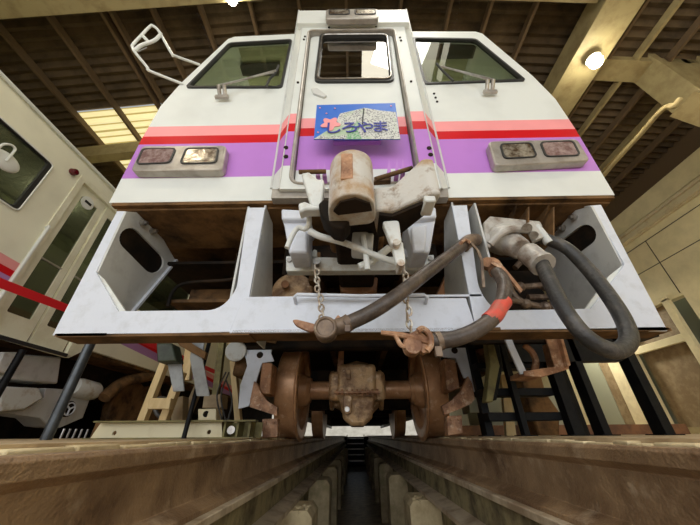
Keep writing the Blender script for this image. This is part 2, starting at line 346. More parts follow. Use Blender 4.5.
# walls, panel joints, rails on the wall
WX = 6.0
wr = MB(); wr.span((WX, -4, 2.2), (WX + .15, 20, 4.2)); wr.span((WX, -4, 0), (WX + .15, 3.7, 2.2)); wr.span((WX, 6.9, 0), (WX + .15, 20, 2.2))
struct(wr.build('wall_right', 'wall'), 'olive beige panelled wall on the right', 'wall')
j = MB()
for z in (2.9, 3.42): j.span((WX - .004, -4, z), (WX + .01, 20, z + .014))
for y in (-2.2, -.2, 1.75, 3.72, 5.7, 7.6): j.span((WX - .004, y, 2.25), (WX + .01, y + .014, 3.42))
trim(j, 'gasket', 'dark joints between the panels of the right wall')
tt = MB().span((WX - .10, -4, 3.74), (WX, 20, 3.80)); tt.span((WX - .10, -4, 3.60), (WX - .06, 20, 3.66)); tt.span((WX - .06, -4, 3.58), (WX, 20, 3.74))
trim(tt, 'cream', 'double beige ledge rail along the right wall', .01)
trim(MB().span((WX - .05, -4, 3.84), (WX + .2, 20, 4.24)), 'wall', 'beige eaves beam above the right wall')
trim(MB().span((WX + .1, -4, 4.24), (WX + .2, 20, 4.8)), 'beamdark', 'dark eaves board under the right edge of the roof')
struct(MB().span((-7.2, -4, 0), (-7.05, 20, 4.8)).build('wall_left', 'wall'), 'olive wall behind the left railcar', 'wall')
wb = MB(); wb.span((-7.2, 19.9, 1.9), (6.2, 20.1, 6)); 
struct(wb.build('wall_back', 'wall'), 'far end wall above the open shed mouth', 'wall')
# doorway in the right wall
dr = thing('door', 'framed sliding doorway in the right wall beyond the black platform', 'door', (WX, 5.3, 0)); dr.name = 'door_1'; dr['kind'] = 'structure'
MB().span((WX + .55, 3.4, 0), (WX + .6, 7.2, 2.4)).build('back_panel', 'sea', dr)
MB().span((WX + .02, 5.62, .12), (WX + .08, 6.02, 2.2)).build('pale_panel', 'palewall', dr, .01)
MB().span((WX + .05, 6.05, .12), (WX + .11, 6.32, 2.2)).build('brown_panel', 'brownwood', dr, .01)
MB().span((WX + .04, 6.32, .12), (WX + .10, 6.9, 2.2)).build('grey_panel', 'sea', dr)
f_ = MB(); f_.span((WX - .03, 5.38, .05), (WX + .06, 5.46, 2.2)); f_.span((WX - .02, 5.5, .05), (WX + .04, 5.6, 2.2)); f_.build('jamb', 'brownwood', dr, .008)
f_ = MB(); f_.span((WX - .05, 3.95, 0), (WX + .03, 4.08, 2.25)); f_.span((WX - .05, 3.95, 2.2), (WX + .03, 7, 2.3)); f_.span((WX - .04, 4.08, 1.46), (WX + .03, 5.15, 1.60)); f_.span((WX - .05, 5.15, 0), (WX + .03, 5.3, 2.2)); f_.build('frame', 'wall', dr, .01)
MB().span((WX + .1, 4.08, 0), (WX + .13, 5.15, 2.2)).build('leaf', 'brownwood', dr)
MB().span((WX - .06, 3.9, 0), (WX + .06, 6.95, .12)).build('sill', 'beam', dr)
for yy_ in (6.0,):
    area('doorway_fill', (WX - .7, yy_, 2.6), (WX, yy_, .9), .5, .3, 55, (1, .93, .75))  # fill light added to brighten the doorway panels, no fixture there
# floors
fl = MB().span((.672, -4, -.25), (6.2, 20, .020)).build('floor', 'floor'); struct(fl, 'workshop floor slab right of the track', 'floor')
fl = MB().span((-7.2, -4, -.25), (-.672, 20, .020)).build('floor', 'floor'); struct(fl, 'workshop floor slab left of the track', 'floor')
for s, nm in ((-1, 'left'), (1, 'right')):
    e = MB(); random.seed(3 + s)
    y = -1.6
    while y < 3.2:
        L_ = random.uniform(.05, .16); e.box((s * random.uniform(.650, .662), y + L_ / 2, .0 - random.uniform(.0, .006)), (.04, L_ * .95, random.uniform(.028, .036))); y += L_
    o = trim(e, 'conc', 'rough broken concrete edge beside the %s rail' % nm, .004)
# pit
struct(MB().span((-.6, -4, -1.12), (.6, 14.2, -1.0)).build('floor', 'pitfloor'), 'wet concrete floor of the inspection pit', 'floor')
for s, nm in ((-1, 'left'), (1, 'right')):
    wq = MB().span((s * .505, -4, -1.0), (s * .70, 20, -.185)).build('wall_pit', 'moss'); wq.name = 'wall_pit_' + nm; struct(wq, 'stained concrete wall of the inspection pit on the %s' % nm, 'wall')
    trim(MB().span((s * .475, -4, -.190), (s * .672, 20, -.167)), 'railfoot', 'pale steel bearing plate under the %s rail' % nm, .003)
    lg = MB().prism([(s * .505, -4, -.30), (s * .425, -4, -.315), (s * .425, -4, -.335), (s * .505, -4, -.335)], (0, 18, 0))
    trim(lg, 'railfoot', 'narrow grey ledge along the %s side of the pit' % nm)
for s, nm in ((-1, 'left'), (1, 'right')):
    for k in range(8):
        y = .95 + 1.31 * k if s < 0 else 1.25 + 1.40 * k
        p = MB()
        q = [(s * .50, y, -1.0), (s * .30, y, -1.0), (s * .30, y, -.37), (s * .33, y, -.335), (s * .50, y, -.335)]
        p.prism(q, (0, .30, 0))
        for q_ in range(22 if k == 0 else 0):
            p.ball((s * random.uniform(.33, .42), y + random.uniform(.0, .16), -.337 + random.uniform(-.012, .006)), random.uniform(.008, .02), 8, (1, 1, .6))
        o = p.build('pit_pillar', 'conc', None, .006)
        if k < 3: tag(o, '%s concrete pillar in the %s row of the inspection pit' % (['nearest', 'second nearest', 'third nearest'][k], nm), 'pillar', 'pillars along the inspection pit')
        else: tag(o, 'small far concrete pillar in the %s row of the inspection pit' % nm, 'pillar', 'far pillars in the %s row of the pit' % nm)
struct(MB().span((-.7, 14.35, -1.1), (.7, 14.5, -.02)).build('wall_pit_end', 'black'), 'dark end wall of the inspection pit', 'wall')
st = thing('pit_stair', 'small black steel stair at the far end of the inspection pit', 'stair', (-.05, 13, -1.0))
for k in range(5): MB().span((-.40, 12.7 + .25 * k, -.86 + .19 * k), (.32, 12.98 + .25 * k, -.83 + .19 * k)).build('tread', 'steel', st)
for k in range(5): MB().span((-.40, 12.97 + .25 * k, -1.0 + .19 * k), (.32, 12.99 + .25 * k, -.86 + .19 * k)).build('riser', 'blackpaint', st)
for x in (-.43, .33): MB().prism([(x, 12.6, -1.0), (x, 12.9, -1.0), (x, 14.1, -.05), (x, 14.1, .06), (x, 13.7, .06)], (.03, 0, 0)).build('stringer', 'blackpaint', st)
# running rails
for s, nm in ((-1, 'left'), (1, 'right')):
    xc = s * .566
    hp = [(-.033, -.032), (-.033, -.008), (-.027, -.001), (0, 0), (.027, -.001), (.033, -.008), (.033, -.032), (.02, -.040), (.010, -.048), (.009, -.125), (.016, -.145), (.062, -.163), (.064, -.175), (-.064, -.175), (-.062, -.163), (-.016, -.145), (-.009, -.125), (-.010, -.048), (-.02, -.040)]
    o = MB().prism([(xc + a, -3.5, b + .008) for a, b in hp], (0, 23, 0)).build('running_rail', 'rail', None, .0015)
    tag(o, 'dusty brown running rail under the %s wheel of the central railcar' % nm, 'rail')
    cl = 0

# ================================================================== CENTRAL RAILCAR
car = thing('railcar', 'white railcar with pink, red and purple bands standing over the inspection pit', 'train', (0, 0, 0))
body_half = [(1.395, 1.152), (1.425, 1.75), (1.428, 2.1), (1.375, 2.42), (1.17, 3.19), (1.12, 3.235), (.0, 3.30)]
prof = [(x, 0, z) for x, z in body_half] + [(-x * 1.012, 0, z) for x, z in reversed(body_half[:-1])]
winL = rnd(pp([(229.5, 44), (292, 40.5), (282, 88.5), (186, 88.5)], Y=0), .04)
winR = rnd(pp([(412.5, 38.5), (475.5, 40), (525.5, 81.5), (424, 85)], Y=0), .04)
door_hole = rnd([(-.47, 0, 1.28), (.47, 0, 1.28), (.47, 0, 3.2), (-.47, 0, 3.2)], .02)
bd = MB().prism(prof, (0, .035, 0), [winL, winR, door_hole])
body = bd.build('body_front', 'livery', car)
# side shell
sd = MB()
for s in (-1, 1):
    q = [(s * x, .03, z) for x, z in body_half[:6]]
    for a, b in zip(q, q[1:]):
        va = [sd.b.verts.new(v) for v in (a, b, (b[0], 17, b[2]), (a[0], 17, a[2]))]; sd.b.faces.new(va)
rf = [(-1.12, 3.235), (-.8, 3.42), (-.4, 3.52), (0, 3.55), (.4, 3.52), (.8, 3.42), (1.12, 3.235)]
for a, b in zip(rf, rf[1:]):
    va = [sd.b.verts.new(v) for v in ((a[0], .3, a[1]), (b[0], .3, b[1]), (b[0], 17, b[1]), (a[0], 17, a[1]))]; sd.b.faces.new(va)
sd.build('body_side', 'livery', car)
MB().prism([(-1.12, .03, 3.23), (0, .03, 3.29), (1.12, .03, 3.23), (.8, .3, 3.42), (0, .3, 3.55), (-.8, .3, 3.42)], (0, .01, .0)).build('roof_cap', 'white', car)
# cab interior
MB().span((-1.38, 1.5, 1.2), (1.38, 1.55, 3.4)).build('cab_bulkhead', 'cab', car)
MB().span((-1.38, .04, 1.16), (1.38, 17, 1.2)).build('cab_floor', 'darkbrown', car)
MB().span((-1.12, .05, 3.21), (1.12, 1.5, 3.225)).build('cab_ceiling', 'cab', car)
MB().span((-.86, 1.46, 2.62), (-.2, 1.5, 3.02)).build('bulkhead_window', 'cabdark', car, .02)
MB().span((.55, 1.46, 2.3), (1.05, 1.5, 3.02)).build('bulkhead_window', 'cabdark', car, .02)
MB().prism([(-.62, .05, 1.2), (-.58, .05, 1.2), (-.58, .05, 3.2), (-.62, .05, 3.2)], (0, .9, 0)).build('cab_partition', 'cab', car)
MB().prism([(.58, .05, 1.2), (.62, .05, 1.2), (.62, .05, 3.2), (.58, .05, 3.2)], (0, .9, 0)).build('cab_partition', 'cab', car)
MB().prism(pp([(241, 64), (280, 62), (279, 76), (236, 76)], Z=3.2), (0, 0, .008)).build('ceiling_panel', 'cabdark', car)
MB().prism(pp([(416, 42), (480, 42), (496, 58), (419, 60)], Z=3.2), (0, 0, .008)).build('ceiling_panel', 'cabdark', car)
MB().span((.68, .5, 2.2), (1.0, .62, 2.62)).build('driver_seat_back', 'teal', car, .04)
MB().span((.64, .12, 1.2), (1.34, .5, 2.28)).build('driver_desk', 'cabdark', car, .02)
for nm, wn, tip in (('left', winL, 0), ('right', winR, 1)):
    c = sum((Vector(v) for v in wn), Vector()) / len(wn)
    inner = [c + (Vector(v) - c) * .955 for v in wn]
    out = [c + (Vector(v) - c) * 1.01 for v in wn]
    gk = MB().prism([v + Vector((0, -.012, 0)) for v in out], (0, .03, 0), [[v + Vector((0, -.012, 0)) for v in inner]]).build('windshield_gasket', 'gasket', car)
    MB().prism([v + Vector((0, .004, 0)) for v in inner], (0, .006, 0)).build('windshield_glass', 'glassdark', gk)
# centre door panel (gangway surround)
YP = -.075
pan_o = pp([(299.6, 11), (405, 10), (447.5, 188.5), (272.6, 189)], Y=YP)
leaf_o = rnd(pp([(308.5, 31), (394.5, 30), (421, 183), (289.5, 184)], Y=YP), [.05, .05, .07, .07])
pan_f = pp([(304.5, 11), (400.5, 10), (441.5, 188.5), (279, 189)], Y=YP); pan_b = pp([(299, 11), (406, 10), (448.5, 188.5), (271.5, 189)], Y=0)
sur = MB().prism(pan_f, (0, .02, 0), [leaf_o]).build('door_surround', 'livery', car)
ss = MB(); va = [ss.b.verts.new(v) for v in pan_f]; vb = [ss.b.verts.new(v) for v in pan_b]
for i in range(4): ss.b.faces.new((va[i], va[(i + 1) % 4], vb[(i + 1) % 4], vb[i]))
ss.build('surround_flank', 'livery', sur, smooth=False)
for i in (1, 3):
    MB().tube([pan_b[i] + Vector((0, -.004, 0)), pan_b[(i + 1) % 4] + Vector((0, -.004, 0))], .008, 8).build('seam_shade', 'grey', sur)  # grey tubes draw the shadow of the gap along the panel flank
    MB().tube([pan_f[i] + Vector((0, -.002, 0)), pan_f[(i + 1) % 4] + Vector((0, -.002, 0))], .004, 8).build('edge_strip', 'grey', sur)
MB().prism([v + Vector((0, 0, 0)) for v in leaf_o], (0, .05, 0), [[Vector((v.x * .97, v.y, (v.z - 2.2) * .99 + 2.2)) for v in leaf_o]]).build('surround_reveal', 'bezel', sur)
MB().prism(pp([(299, 10.5), (405.5, 9.5), (409.5, 22), (297, 23)], Y=YP - .035), (0, .05, 0)).build('door_header', 'white', car, .004)
for a, b in (((302, 26), (281, 178)), ((401.5, 25), (436.5, 177))):
    pass
# drip moulding around the leaf
c = sum(leaf_o, Vector()) / len(leaf_o)
MB().tube([v + Vector((0, -.004, 0)) for v in leaf_o], .008, 8, smooth=False, closed=True).build('door_seal', 'bezel', car)
leaf_i = [c + Vector(((v - c).x * .955, 0, (v - c).z * .985)) + Vector((0, .035, 0)) for v in leaf_o]
dw = rnd(pp([(321, 36.5), (388, 36), (393, 82.5), (315.5, 83)], Y=YP + .035), .06, 7)
leaf = MB().prism(leaf_i, (0, .04, 0), [dw]).build('door', 'livery', car, .004)
MB().span((-.46, .0, 1.3), (.46, .02, 1.32)).build('door_threshold', 'darkbrown', leaf)
cd = sum(dw, Vector()) / len(dw)
sc_ = lambda k, dy: [cd + (v - cd) * k + Vector((0, dy, 0)) for v in dw]
MB().prism(sc_(1.03, -.018), (0, .03, 0), [sc_(.93, -.018)]).build('window_gasket', 'gasket', leaf)
MB().tube(sc_(.955, -.022), .006, 6, smooth=False, closed=True).build('window_trim', 'steel', leaf)
MB().prism(sc_(.95, .004), (0, .006, 0)).build('window_glass', 'glassdoor', leaf)
MB().prism(sc_(1.0, .2), (0, .01, 0)).build('window_blind', 'cab', leaf)
hd = rnd(pp([(311, 88), (317, 87.5), (327, 95), (324, 97), (313, 93)], Y=YP + .02), .01)
MB().prism(hd, (0, .02, 0)).build('door_handle', 'grey', leaf, .003)
# recessed gap behind leaf edge
MB().prism([v + Vector((0, .07, 0)) for v in leaf_o], (0, .004, 0), [[v + Vector((0, .036, 0)) for v in leaf_i]]).build('door_rebate', 'white', car)
# bolts / small fittings on the surround
for x, y in ((305, 37), (304, 40), (298, 83), (329, 28), (376, 27), (400, 38), (401, 41), (411, 82)):
    p = at(x, y, Y=YP); MB().cyl(p, p + Vector((0, -.008, 0)), .009, seg=8).build('screw', 'black', sur)
for x, y in ((286, 148), (286, 157), (429, 148.5), (430.5, 155)):
    p = at(x, y, Y=YP); MB().cyl(p, p + Vector((0, -.006, 0)), .014, seg=10).build('socket_hole', 'black', sur)
for x, y in ((434, 94), (435.5, 98), (437, 102)):
    p = at(x, y, Y=0); MB().cyl(p, p + Vector((0, -.006, 0)), .009, seg=8).build('screw', 'black', body)
# threshold plate under door
MB().prism(pp([(272, 189), (448, 188.5), (449, 197), (271, 198)], Y=-.05), (0, .05, 0)).build('door_sill', 'bezel', car, .003)
MB().prism(pp([(333, 138.5), (341, 136.5), (372, 136), (381, 138), (381, 141), (333, 141.5)], Y=YP - .02), (0, .03, 0)).build('sign_bracket', 'lav', car, .004)
# hinge lugs by the coupler
for x, y in ((318, 168), (324.5, 168), (389, 165), (397, 165), (403, 165)):
    MB().prism(pp([(x, y - 7), (x + 2.2, y + 8), (x - 2.2, y + 8)], Y=YP - .06), (0, .06, 0)).build('hinge_lug', 'lav', car)
MB().cyl(at(299, 172, Y=-.16), at(326, 171.5, Y=-.16), .012).build('hinge_bar', 'darkbrown', car)
MB().cyl(at(376, 179, Y=-.16), at(412, 168, Y=-.16), .012).build('hinge_bar', 'darkbrown', car)
MB().prism(pp([(374, 177), (391, 176.5), (391, 180), (374, 181)], Y=YP - .03), (0, .03, 0)).build('sill_slot', 'darkbrown', car)
# lamps
def lamp_unit(outer, lenses, Y, dep, name, mats, label=None):
    o = MB().prism(rnd(pp(outer, Y=Y - dep), .035), (0, dep, 0)).build(name, 'bezel', car, .008)
    if label: lab(o, label)
    for ln, mm, nm in zip(lenses, mats, ('lens', 'lens')):
        q = rnd(pp(ln, Y=Y - dep), .03); cc = sum(q, Vector()) / len(q)
        k = MB().prism([v + Vector((0, -.007, 0)) for v in q], (0, .01, 0), [[cc + (v - cc) * .9 + Vector((0, -.007, 0)) for v in q]]).build('lens_rim', 'gasket', o)
        l = MB(); q2 = [cc + (v - cc) * .91 for v in q]
        l.prism([v + Vector((0, -.004, 0)) for v in q2], (0, .006, 0)); l.build(nm, mm, o)
    return o
lamp_unit([(142, 145.5), (226.5, 145), (222, 170), (130, 171)], [[(142.5, 149), (177, 148.5), (170.5, 163.5), (136, 165)], [(186, 148.5), (219.5, 148), (217, 163.5), (179.5, 164.5)]], 0, .055, 'lamp_housing', ('lensred', 'lensclear'), 'left lamp housing with tail lens outboard and headlight inboard')
lamp_unit([(488, 141), (577.5, 138.5), (591, 160.5), (495.5, 165.5)], [[(499, 144.5), (531, 143), (537.5, 157.5), (503.5, 159.5)], [(539, 142.5), (573, 141), (580.5, 156), (545, 157.5)]], 0, .055, 'lamp_housing', ('lensclear', 'lensred'), 'right lamp housing with headlight inboard and tail lens outboard')
lamp_unit([(326, 9), (378, 8.5), (378.5, 18), (325.5, 18.5)], [[(328.5, 10), (350, 9.7), (350, 14.8), (328.5, 15)], [(354.5, 9.7), (375.5, 9.5), (376, 14.5), (354.5, 14.8)]], YP - .035, .05, 'lamp_housing', ('lensclear', 'lensclear'), 'roof lamp housing with two small lamps')
# wipers
def wiper(base, tip, blade, off):
    b = at(*base, Y=-.02); t = at(*tip, Y=-.07)
    o = MB().prism(rnd([b + Vector((-.05, 0, -.035)), b + Vector((.05, 0, -.035)), b + Vector((.05, 0, .0)), b + Vector((-.05, 0, .0))], .01), (0, -.02, 0)).build('wiper_base', 'bezel', car, .003)
    MB().cyl(b + Vector((-.02, -.01, 0)), b + Vector((-.02, -.06, .05)), .014, seg=10).cyl(b + Vector((.02, -.01, 0)), b + Vector((.02, -.06, .05)), .014, seg=10).build('pivot', 'steel', o)
    MB().tube([b + Vector((.02, -.06, .05)), t], .007, 8).tube([b + Vector((-.02, -.06, .05)), t + off], .005, 8).build('arm', 'steel', o)
    MB().tube(pp(blade, Y=-.045), .009, 8).build('blade', 'gasket', o)
wiper((223, 97), (276, 70.5), [(278.5, 65.5), (275, 73), (269, 80), (266, 87.5)], Vector((-.01, 0, -.03)))
wiper((489, 92), (441, 66.5), [(436.5, 63.5), (442, 70), (448, 76), (453, 81)], Vector((.03, 0, -.02)))
# mirror stay on the left
ms = MB(); Q = lambda x, y, d=-.2: at(x, y, Y=d)
ms.tube([Q(200, 65, 0), Q(175, 56, -.1), Q(172, 54, -.12), Q(160.5, 34, -.2), Q(157, 29), Q(153, 26), Q(149.5, 27), Q(133.5, 44), Q(132.8, 47), Q(134.5, 51.5), Q(147, 67, -.12), Q(151, 71.5, -.1), Q(184, 84.5, 0)], .0105, 10)
ms.tube([Q(134.5, 51), Q(138, 47.5), Q(143.5, 44.5), Q(153.5, 41), Q(159, 36.5), Q(160.8, 33.5)], .013, 10)
ms.tube([Q(143, 36), Q(148.5, 42)], .012, 8)
stay = ms.build('mirror_stay', 'white', car); lab(stay, 'white tubular mirror stay loop at the upper left corner')
MB().tube([Q(138, 51.5), Q(147, 47.5)], .004, 6).build('stay_wire', 'steel', stay)
# ---------------- skirt and snow-plough frame
SK = 'skirt'
def fillet_poly(pts, r): return rnd(pts, r)
# left & right outer frames, front plate
fl_o = pp([(117, 211), (125, 211), (96, 272), (118, 311), (218, 310), (236, 292), (248, 207.5), (265, 207.5), (243, 331.5), (110, 335), (52, 335.5)], Y=0)
fl_o = rnd(fl_o, [0, 0, 0, .0, .05, .12, 0, 0, 0, 0, 0])
MB().prism(fl_o, (0, .014, 0)).build('skirt_frame', SK, car, .002)
fr_o = pp([(585, 206), (601, 204.5), (668, 331), (606, 330), (476, 330), (452, 205.5), (467, 205), (479, 290), (494, 310.5), (591, 308.5), (618, 274), (624.5, 264), (592, 206)], Y=0)
fr_o = rnd(fr_o, [0, 0, 0, 0, 0, 0, 0, .12, .05, 0, 0, 0, 0])
MB().prism(fr_o, (0, .014, 0)).build('skirt_frame', SK, car, .002)
# bottom flanges (undersides)
for xa, xb in ((-1.315, -.49), (.49, 1.262)):
    MB().span((xa + .01, .0, .392), (xb, .11, .404)).build('skirt_flange', 'darkbrown', car)
for s, xo in ((-1, -1.315), (1, 1.255)):
    MB().prism([(xo + s * .0, .0, .395), (xo - s * .05, .11, .405), (xo - s * .20, .11, .405), (xo - s * .22, .0, .395)], (0, 0, .012)).build('corner_plate', 'darkbrown', car)
cb = pp([(243, 297.5), (466, 298), (477, 331), (229, 333)], Y=-.006)
MB().prism(cb, (0, .012, 0)).build('centre_crossbar', SK, car, .002)
MB().span((-.56, -.006, .40), (.56, .12, .412)).build('crossbar_flange', 'darkbrown', car)
MB().span((-.52, .0, .556), (.52, .03, .566)).build('crossbar_flange', SK, car)
# webs of the uprights
for s in (-1, 1):
    xt, xb = ((at(265, 207.5, Y=0).x + .002, at(244, 330, Y=0).x + .002) if s < 0 else (at(452.3, 206, Y=0).x, at(475.5, 329, Y=0).x))
    xz = lambda z: xb + (xt - xb) * (z - .41) / .69
    web = [(xz(z) - (.014 if s < 0 else -.014), y, z) for y, z in ((.013, 1.13), (.16, 1.13), (.33, .75), (.33, .42), (.013, .42))]
    MB().prism(web, (-s * .012, 0, 0)).build('upright_web', 'grey', car, .002)  # grey web, the shade of its sideways face put into the colour
    MB().prism([(s * .62, .012, 1.12), (s * .60, .2, 1.12), (s * .60, .2, .5), (s * .60, .012, .5)], (s * .01, 0, 0)).build('upright_web', 'grey', car)
# side gussets with oblong hole, following the corner plates
def gusset(s):
    X = -1.285 if s < 0 else 1.235
    def g(px, py): return at(px, py, X=X)
    if s < 0:
        o = [(124.5, 211.5), (137, 212.5), (152, 223), (174, 261), (130, 312.5), (119, 312), (96, 272)]
        ha, hb, hr = (128, 239), (151, 262), 11
    else:
        o = [(593, 206), (575, 211), (543, 250), (566, 310), (591, 309), (618, 275), (624, 264)]
        ha, hb, hr = (588, 235), (572, 247), 10.5
    P = [g(*q) for q in o]
    # oblong hole: stadium in the plane
    n = 10; import math as _m
    A, B = Vector(ha), Vector(hb); dr_ = (B - A).normalized(); nr = Vector((-dr_.y, dr_.x)); hole = []
    for k in range(n + 1):
        t = PI / 2 + PI * k / n; v = A + (dr_ * _m.cos(t) + nr * _m.sin(t)) * hr; hole.append(g(*v))
    for k in range(n + 1):
        t = -PI / 2 + PI * k / n; v = B + (dr_ * _m.cos(t) + nr * _m.sin(t)) * hr; hole.append(g(*v))
    gg = MB().prism(P, (-s * .012, 0, 0), [hole]).build('side_gusset', 'grey', car)  # grey on this sideways plate puts its shade into the colour
    hc_ = sum(hole, Vector()) / len(hole)
    hb_ = [hc_ + (v - hc_) * 1.04 + Vector((s * .001, 0, 0)) for v in hole]
    MB().prism([Vector((v.x, max(v.y, .018), v.z)) for v in hb_], (s * .006, 0, 0)).build('hole_dark_sheet', 'black', gg)  # thin black sheet fills the hole, painting the dark hollow behind it
    a, b = (P[3], P[4]) if s < 0 else (P[2], P[3])

    w_ = (b - a).cross(Vector((1, 0, 0))).normalized() * .014
    MB().prism([a, b, b + w_, a + w_], (-s * .03, 0, 0)).build('gusset_flange', SK, gg)
    for q in (((139, 223), (149, 231)) if s < 0 else ((578, 217), (566, 228))):
        p = g(*q); MB().cyl(p, p + Vector((-s * .035, 0, 0)), .018, seg=6).cyl(p + Vector((-s * .02, 0, 0)), p + Vector((-s * .05, 0, 0)), .011, seg=10).build('bolt', 'steel', gg)
gusset(-1); gusset(1)
for q in ([(96, 272), (104, 279), (126, 312), (118, 312)], [(624, 264), (618, 274), (591, 309), (585, 309), (609, 276)]):
    MB().prism(pp(q, Y=.01), (0, .012, 0)).build('gusset_strip', 'dirtywhite', car)
# headstock under the body
MB().span((-1.38, .03, 1.12), (1.38, .42, 1.148)).build('headstock', 'darkbrown', car, .004)
MB().span((-1.39, .0, 1.13), (1.385, .03, 1.150)).build('headstock_edge', 'darkbrown', car)
for x in (.86, 1.04):
    MB().prism([(x, .03, 1.12), (x, .40, 1.12), (x, .40, 1.0), (x, .2, 1.02)], (.008, 0, 0)).build('headstock_rib', 'darkbrown', car)
MB().span((-1.3, .8, .86), (1.3, .88, 1.1)).build('cross_beam', 'darkbrown', car)
MB().span((-1.2, .45, .74), (-.56, .9, .76)).build('cross_shelf', 'darkbrown', car)
MB().span((-1.36, .42, 1.0), (1.36, 17, 1.02)).build('underframe', 'black', car)
MB().span((-.50, .40, .9), (.50, .5, 1.12)).build('draft_box', 'black', car)
for x in (-.28, .28): MB().span((x - .03, .3, .8), (x + .03, 3, 1.0)).build('draft_sill', 'darkbrown', car)
for x in (-1.34, 1.34): MB().span((x - .012, 2.6, .35), (x + .012, 16.8, 1.12)).build('side_skirt', 'livery', car)
MB().tube([(-.80, .38, 1.05), (-.80, .40, .92), (-.83, .42, .88), (-1.1, .42, .86), (-1.17, .42, .80), (-1.17, .42, .7)], .011, 8).build('brake_pipe', 'black', car)
MB().span((-1.25, 4.9, .34), (1.25, 5.3, 1.0)).build('underfloor_tank', 'black', car, .03)
MB().span((-1.25, 8, .42), (1.25, 15, 1.0)).build('underfloor_equipment', 'black', car, .03)
for k, (x, y, z) in enumerate(((-.6, 5, .55), (.7, 5.6, .6), (-.3, 8, .5), (.4, 9, .55))):
    MB().span((x - .4, y - .5, z - .2), (x + .4, y + .5, 1.0)).build('underfloor_box', 'black', car, .02)
# ---------------- coupler
def extz(poly, z0, z1): return MB().prism([(v[0], v[1], z0) for v in poly], (0, 0, z1 - z0))
cp = extz(rnd([Vector((-.135, -.32, 0)), Vector((-.135, -.43, 0)), Vector((-.10, -.485, 0)), Vector((-.04, -.50, 0)), Vector((.02, -.47, 0)), Vector((.035, -.40, 0)), Vector((.03, -.34, 0)), Vector((-.12, -.32, 0))], .05, 6), .700, .925)
coupler = MB()
head = cp.build('coupler_knuckle', 'rustwhite', car, .018, seg=3); lab(head, 'white coupler knuckle with a rusted face')
MB().prism([( -.115, -.42, .692), (-.09, -.465, .692), (-.04, -.48, .692), (.01, -.455, .692), (.018, -.42, .692), (-.1, -.40, .692)], (0, 0, .012)).build('knuckle_hollow_dark', 'black', head)  # black patch paints the shaded opening under the knuckle
MB().span((-.088, -.497, .77), (-.045, -.485, .90)).build('knuckle_wear_plate', 'coral', head, .004)
gd = extz(rnd([Vector((.03, -.33, 0)), Vector((.04, -.37, 0)), Vector((.10, -.37, 0)), Vector((.225, -.455, 0)), Vector((.26, -.45, 0)), Vector((.255, -.40, 0)), Vector((.15, -.26, 0)), Vector((.05, -.22, 0))], .015), .74, .86)
for v in gd.b.verts:
    if v.co.z > .8 and v.co.x > .2: v.co.z += .06
guard = gd.build('coupler_guard_arm', 'rustwhite', car, .012); lab(guard, 'rusty guard arm of the coupler')
MB().prism([(.05, -.36, .725), (.10, -.35, .725), (.22, -.43, .725), (.245, -.40, .725), (.15, -.25, .725), (.05, -.22, .725)], (0, 0, .014)).build('guard_shade_sheet', 'black', guard)  # black sheet paints the arm's underside as shaded
MB().span((.20, -.44, .715), (.24, -.36, .745)).build('guard_lug', 'dirtywhite', guard, .006)
lk = MB(); lk.prism(pp([(322, 216), (318, 203), (324, 198), (330, 200), (336, 187), (349, 186), (352, 195), (350, 220), (343, 229), (332, 226)], Y=-.36), (0, .09, 0))
lk.build('coupler_lock_block', 'black', car, .01)
MB().prism(pp([(301, 173), (309, 171.5), (318, 179), (324, 179), (322, 206), (311, 207)], Y=-.30), (0, .05, 0)).build('coupler_bracket', 'dirtywhite', car, .008)
MB().prism(pp([(298, 203), (305, 201), (314, 205), (322, 205), (320, 209), (306, 209), (299, 212)], Y=-.33), (0, .05, 0)).build('coupler_bracket', 'dirtywhite', car, .008)
MB().cyl(at(337, 203, Y=-.40), at(337, 201, Y=-.33), .022).build('coupler_pin', 'steel', car)
MB().span((-.13, -.30, .77), (.07, .35, .93)).build('coupler_shank', 'black', car, .02)
MB().span((-.16, -.10, .80), (.1, .02, .99)).build('coupler_shank_collar', 'darkbrown', car, .02)
MB().prism(pp([(354, 217), (369, 217), (368, 232), (374, 232), (373, 248), (351, 246)], Y=-.2), (0, .1, 0)).build('coupler_carrier', 'grey', car, .01)
# tapered white brackets
def bracket(q1, q2, q3):
    o = MB().prism(pp(q1, Y=-.13), (0, .18, 0)).build('buffer_bracket', 'skirt', car, .01)
    MB().prism(pp(q2, Y=-.10), (0, .14, 0)).build('bracket_taper', 'skirt', o, .008)
    MB().prism(pp(q3, Y=-.12), (0, .03, 0)).build('bracket_face', 'skirt', o, .01)
bracket([(281, 208.5), (309, 210), (310, 219.5), (281.5, 219)], [(283, 219), (309, 219), (308, 252), (289, 253)], [(297, 229), (307, 231), (307, 252), (290, 252)])
bracket([(408.5, 208), (436, 206.5), (437, 217), (406, 220)], [(405.5, 219), (436, 217), (430, 252), (413, 253)], [(411, 226), (427, 224), (426, 251), (413, 252)])
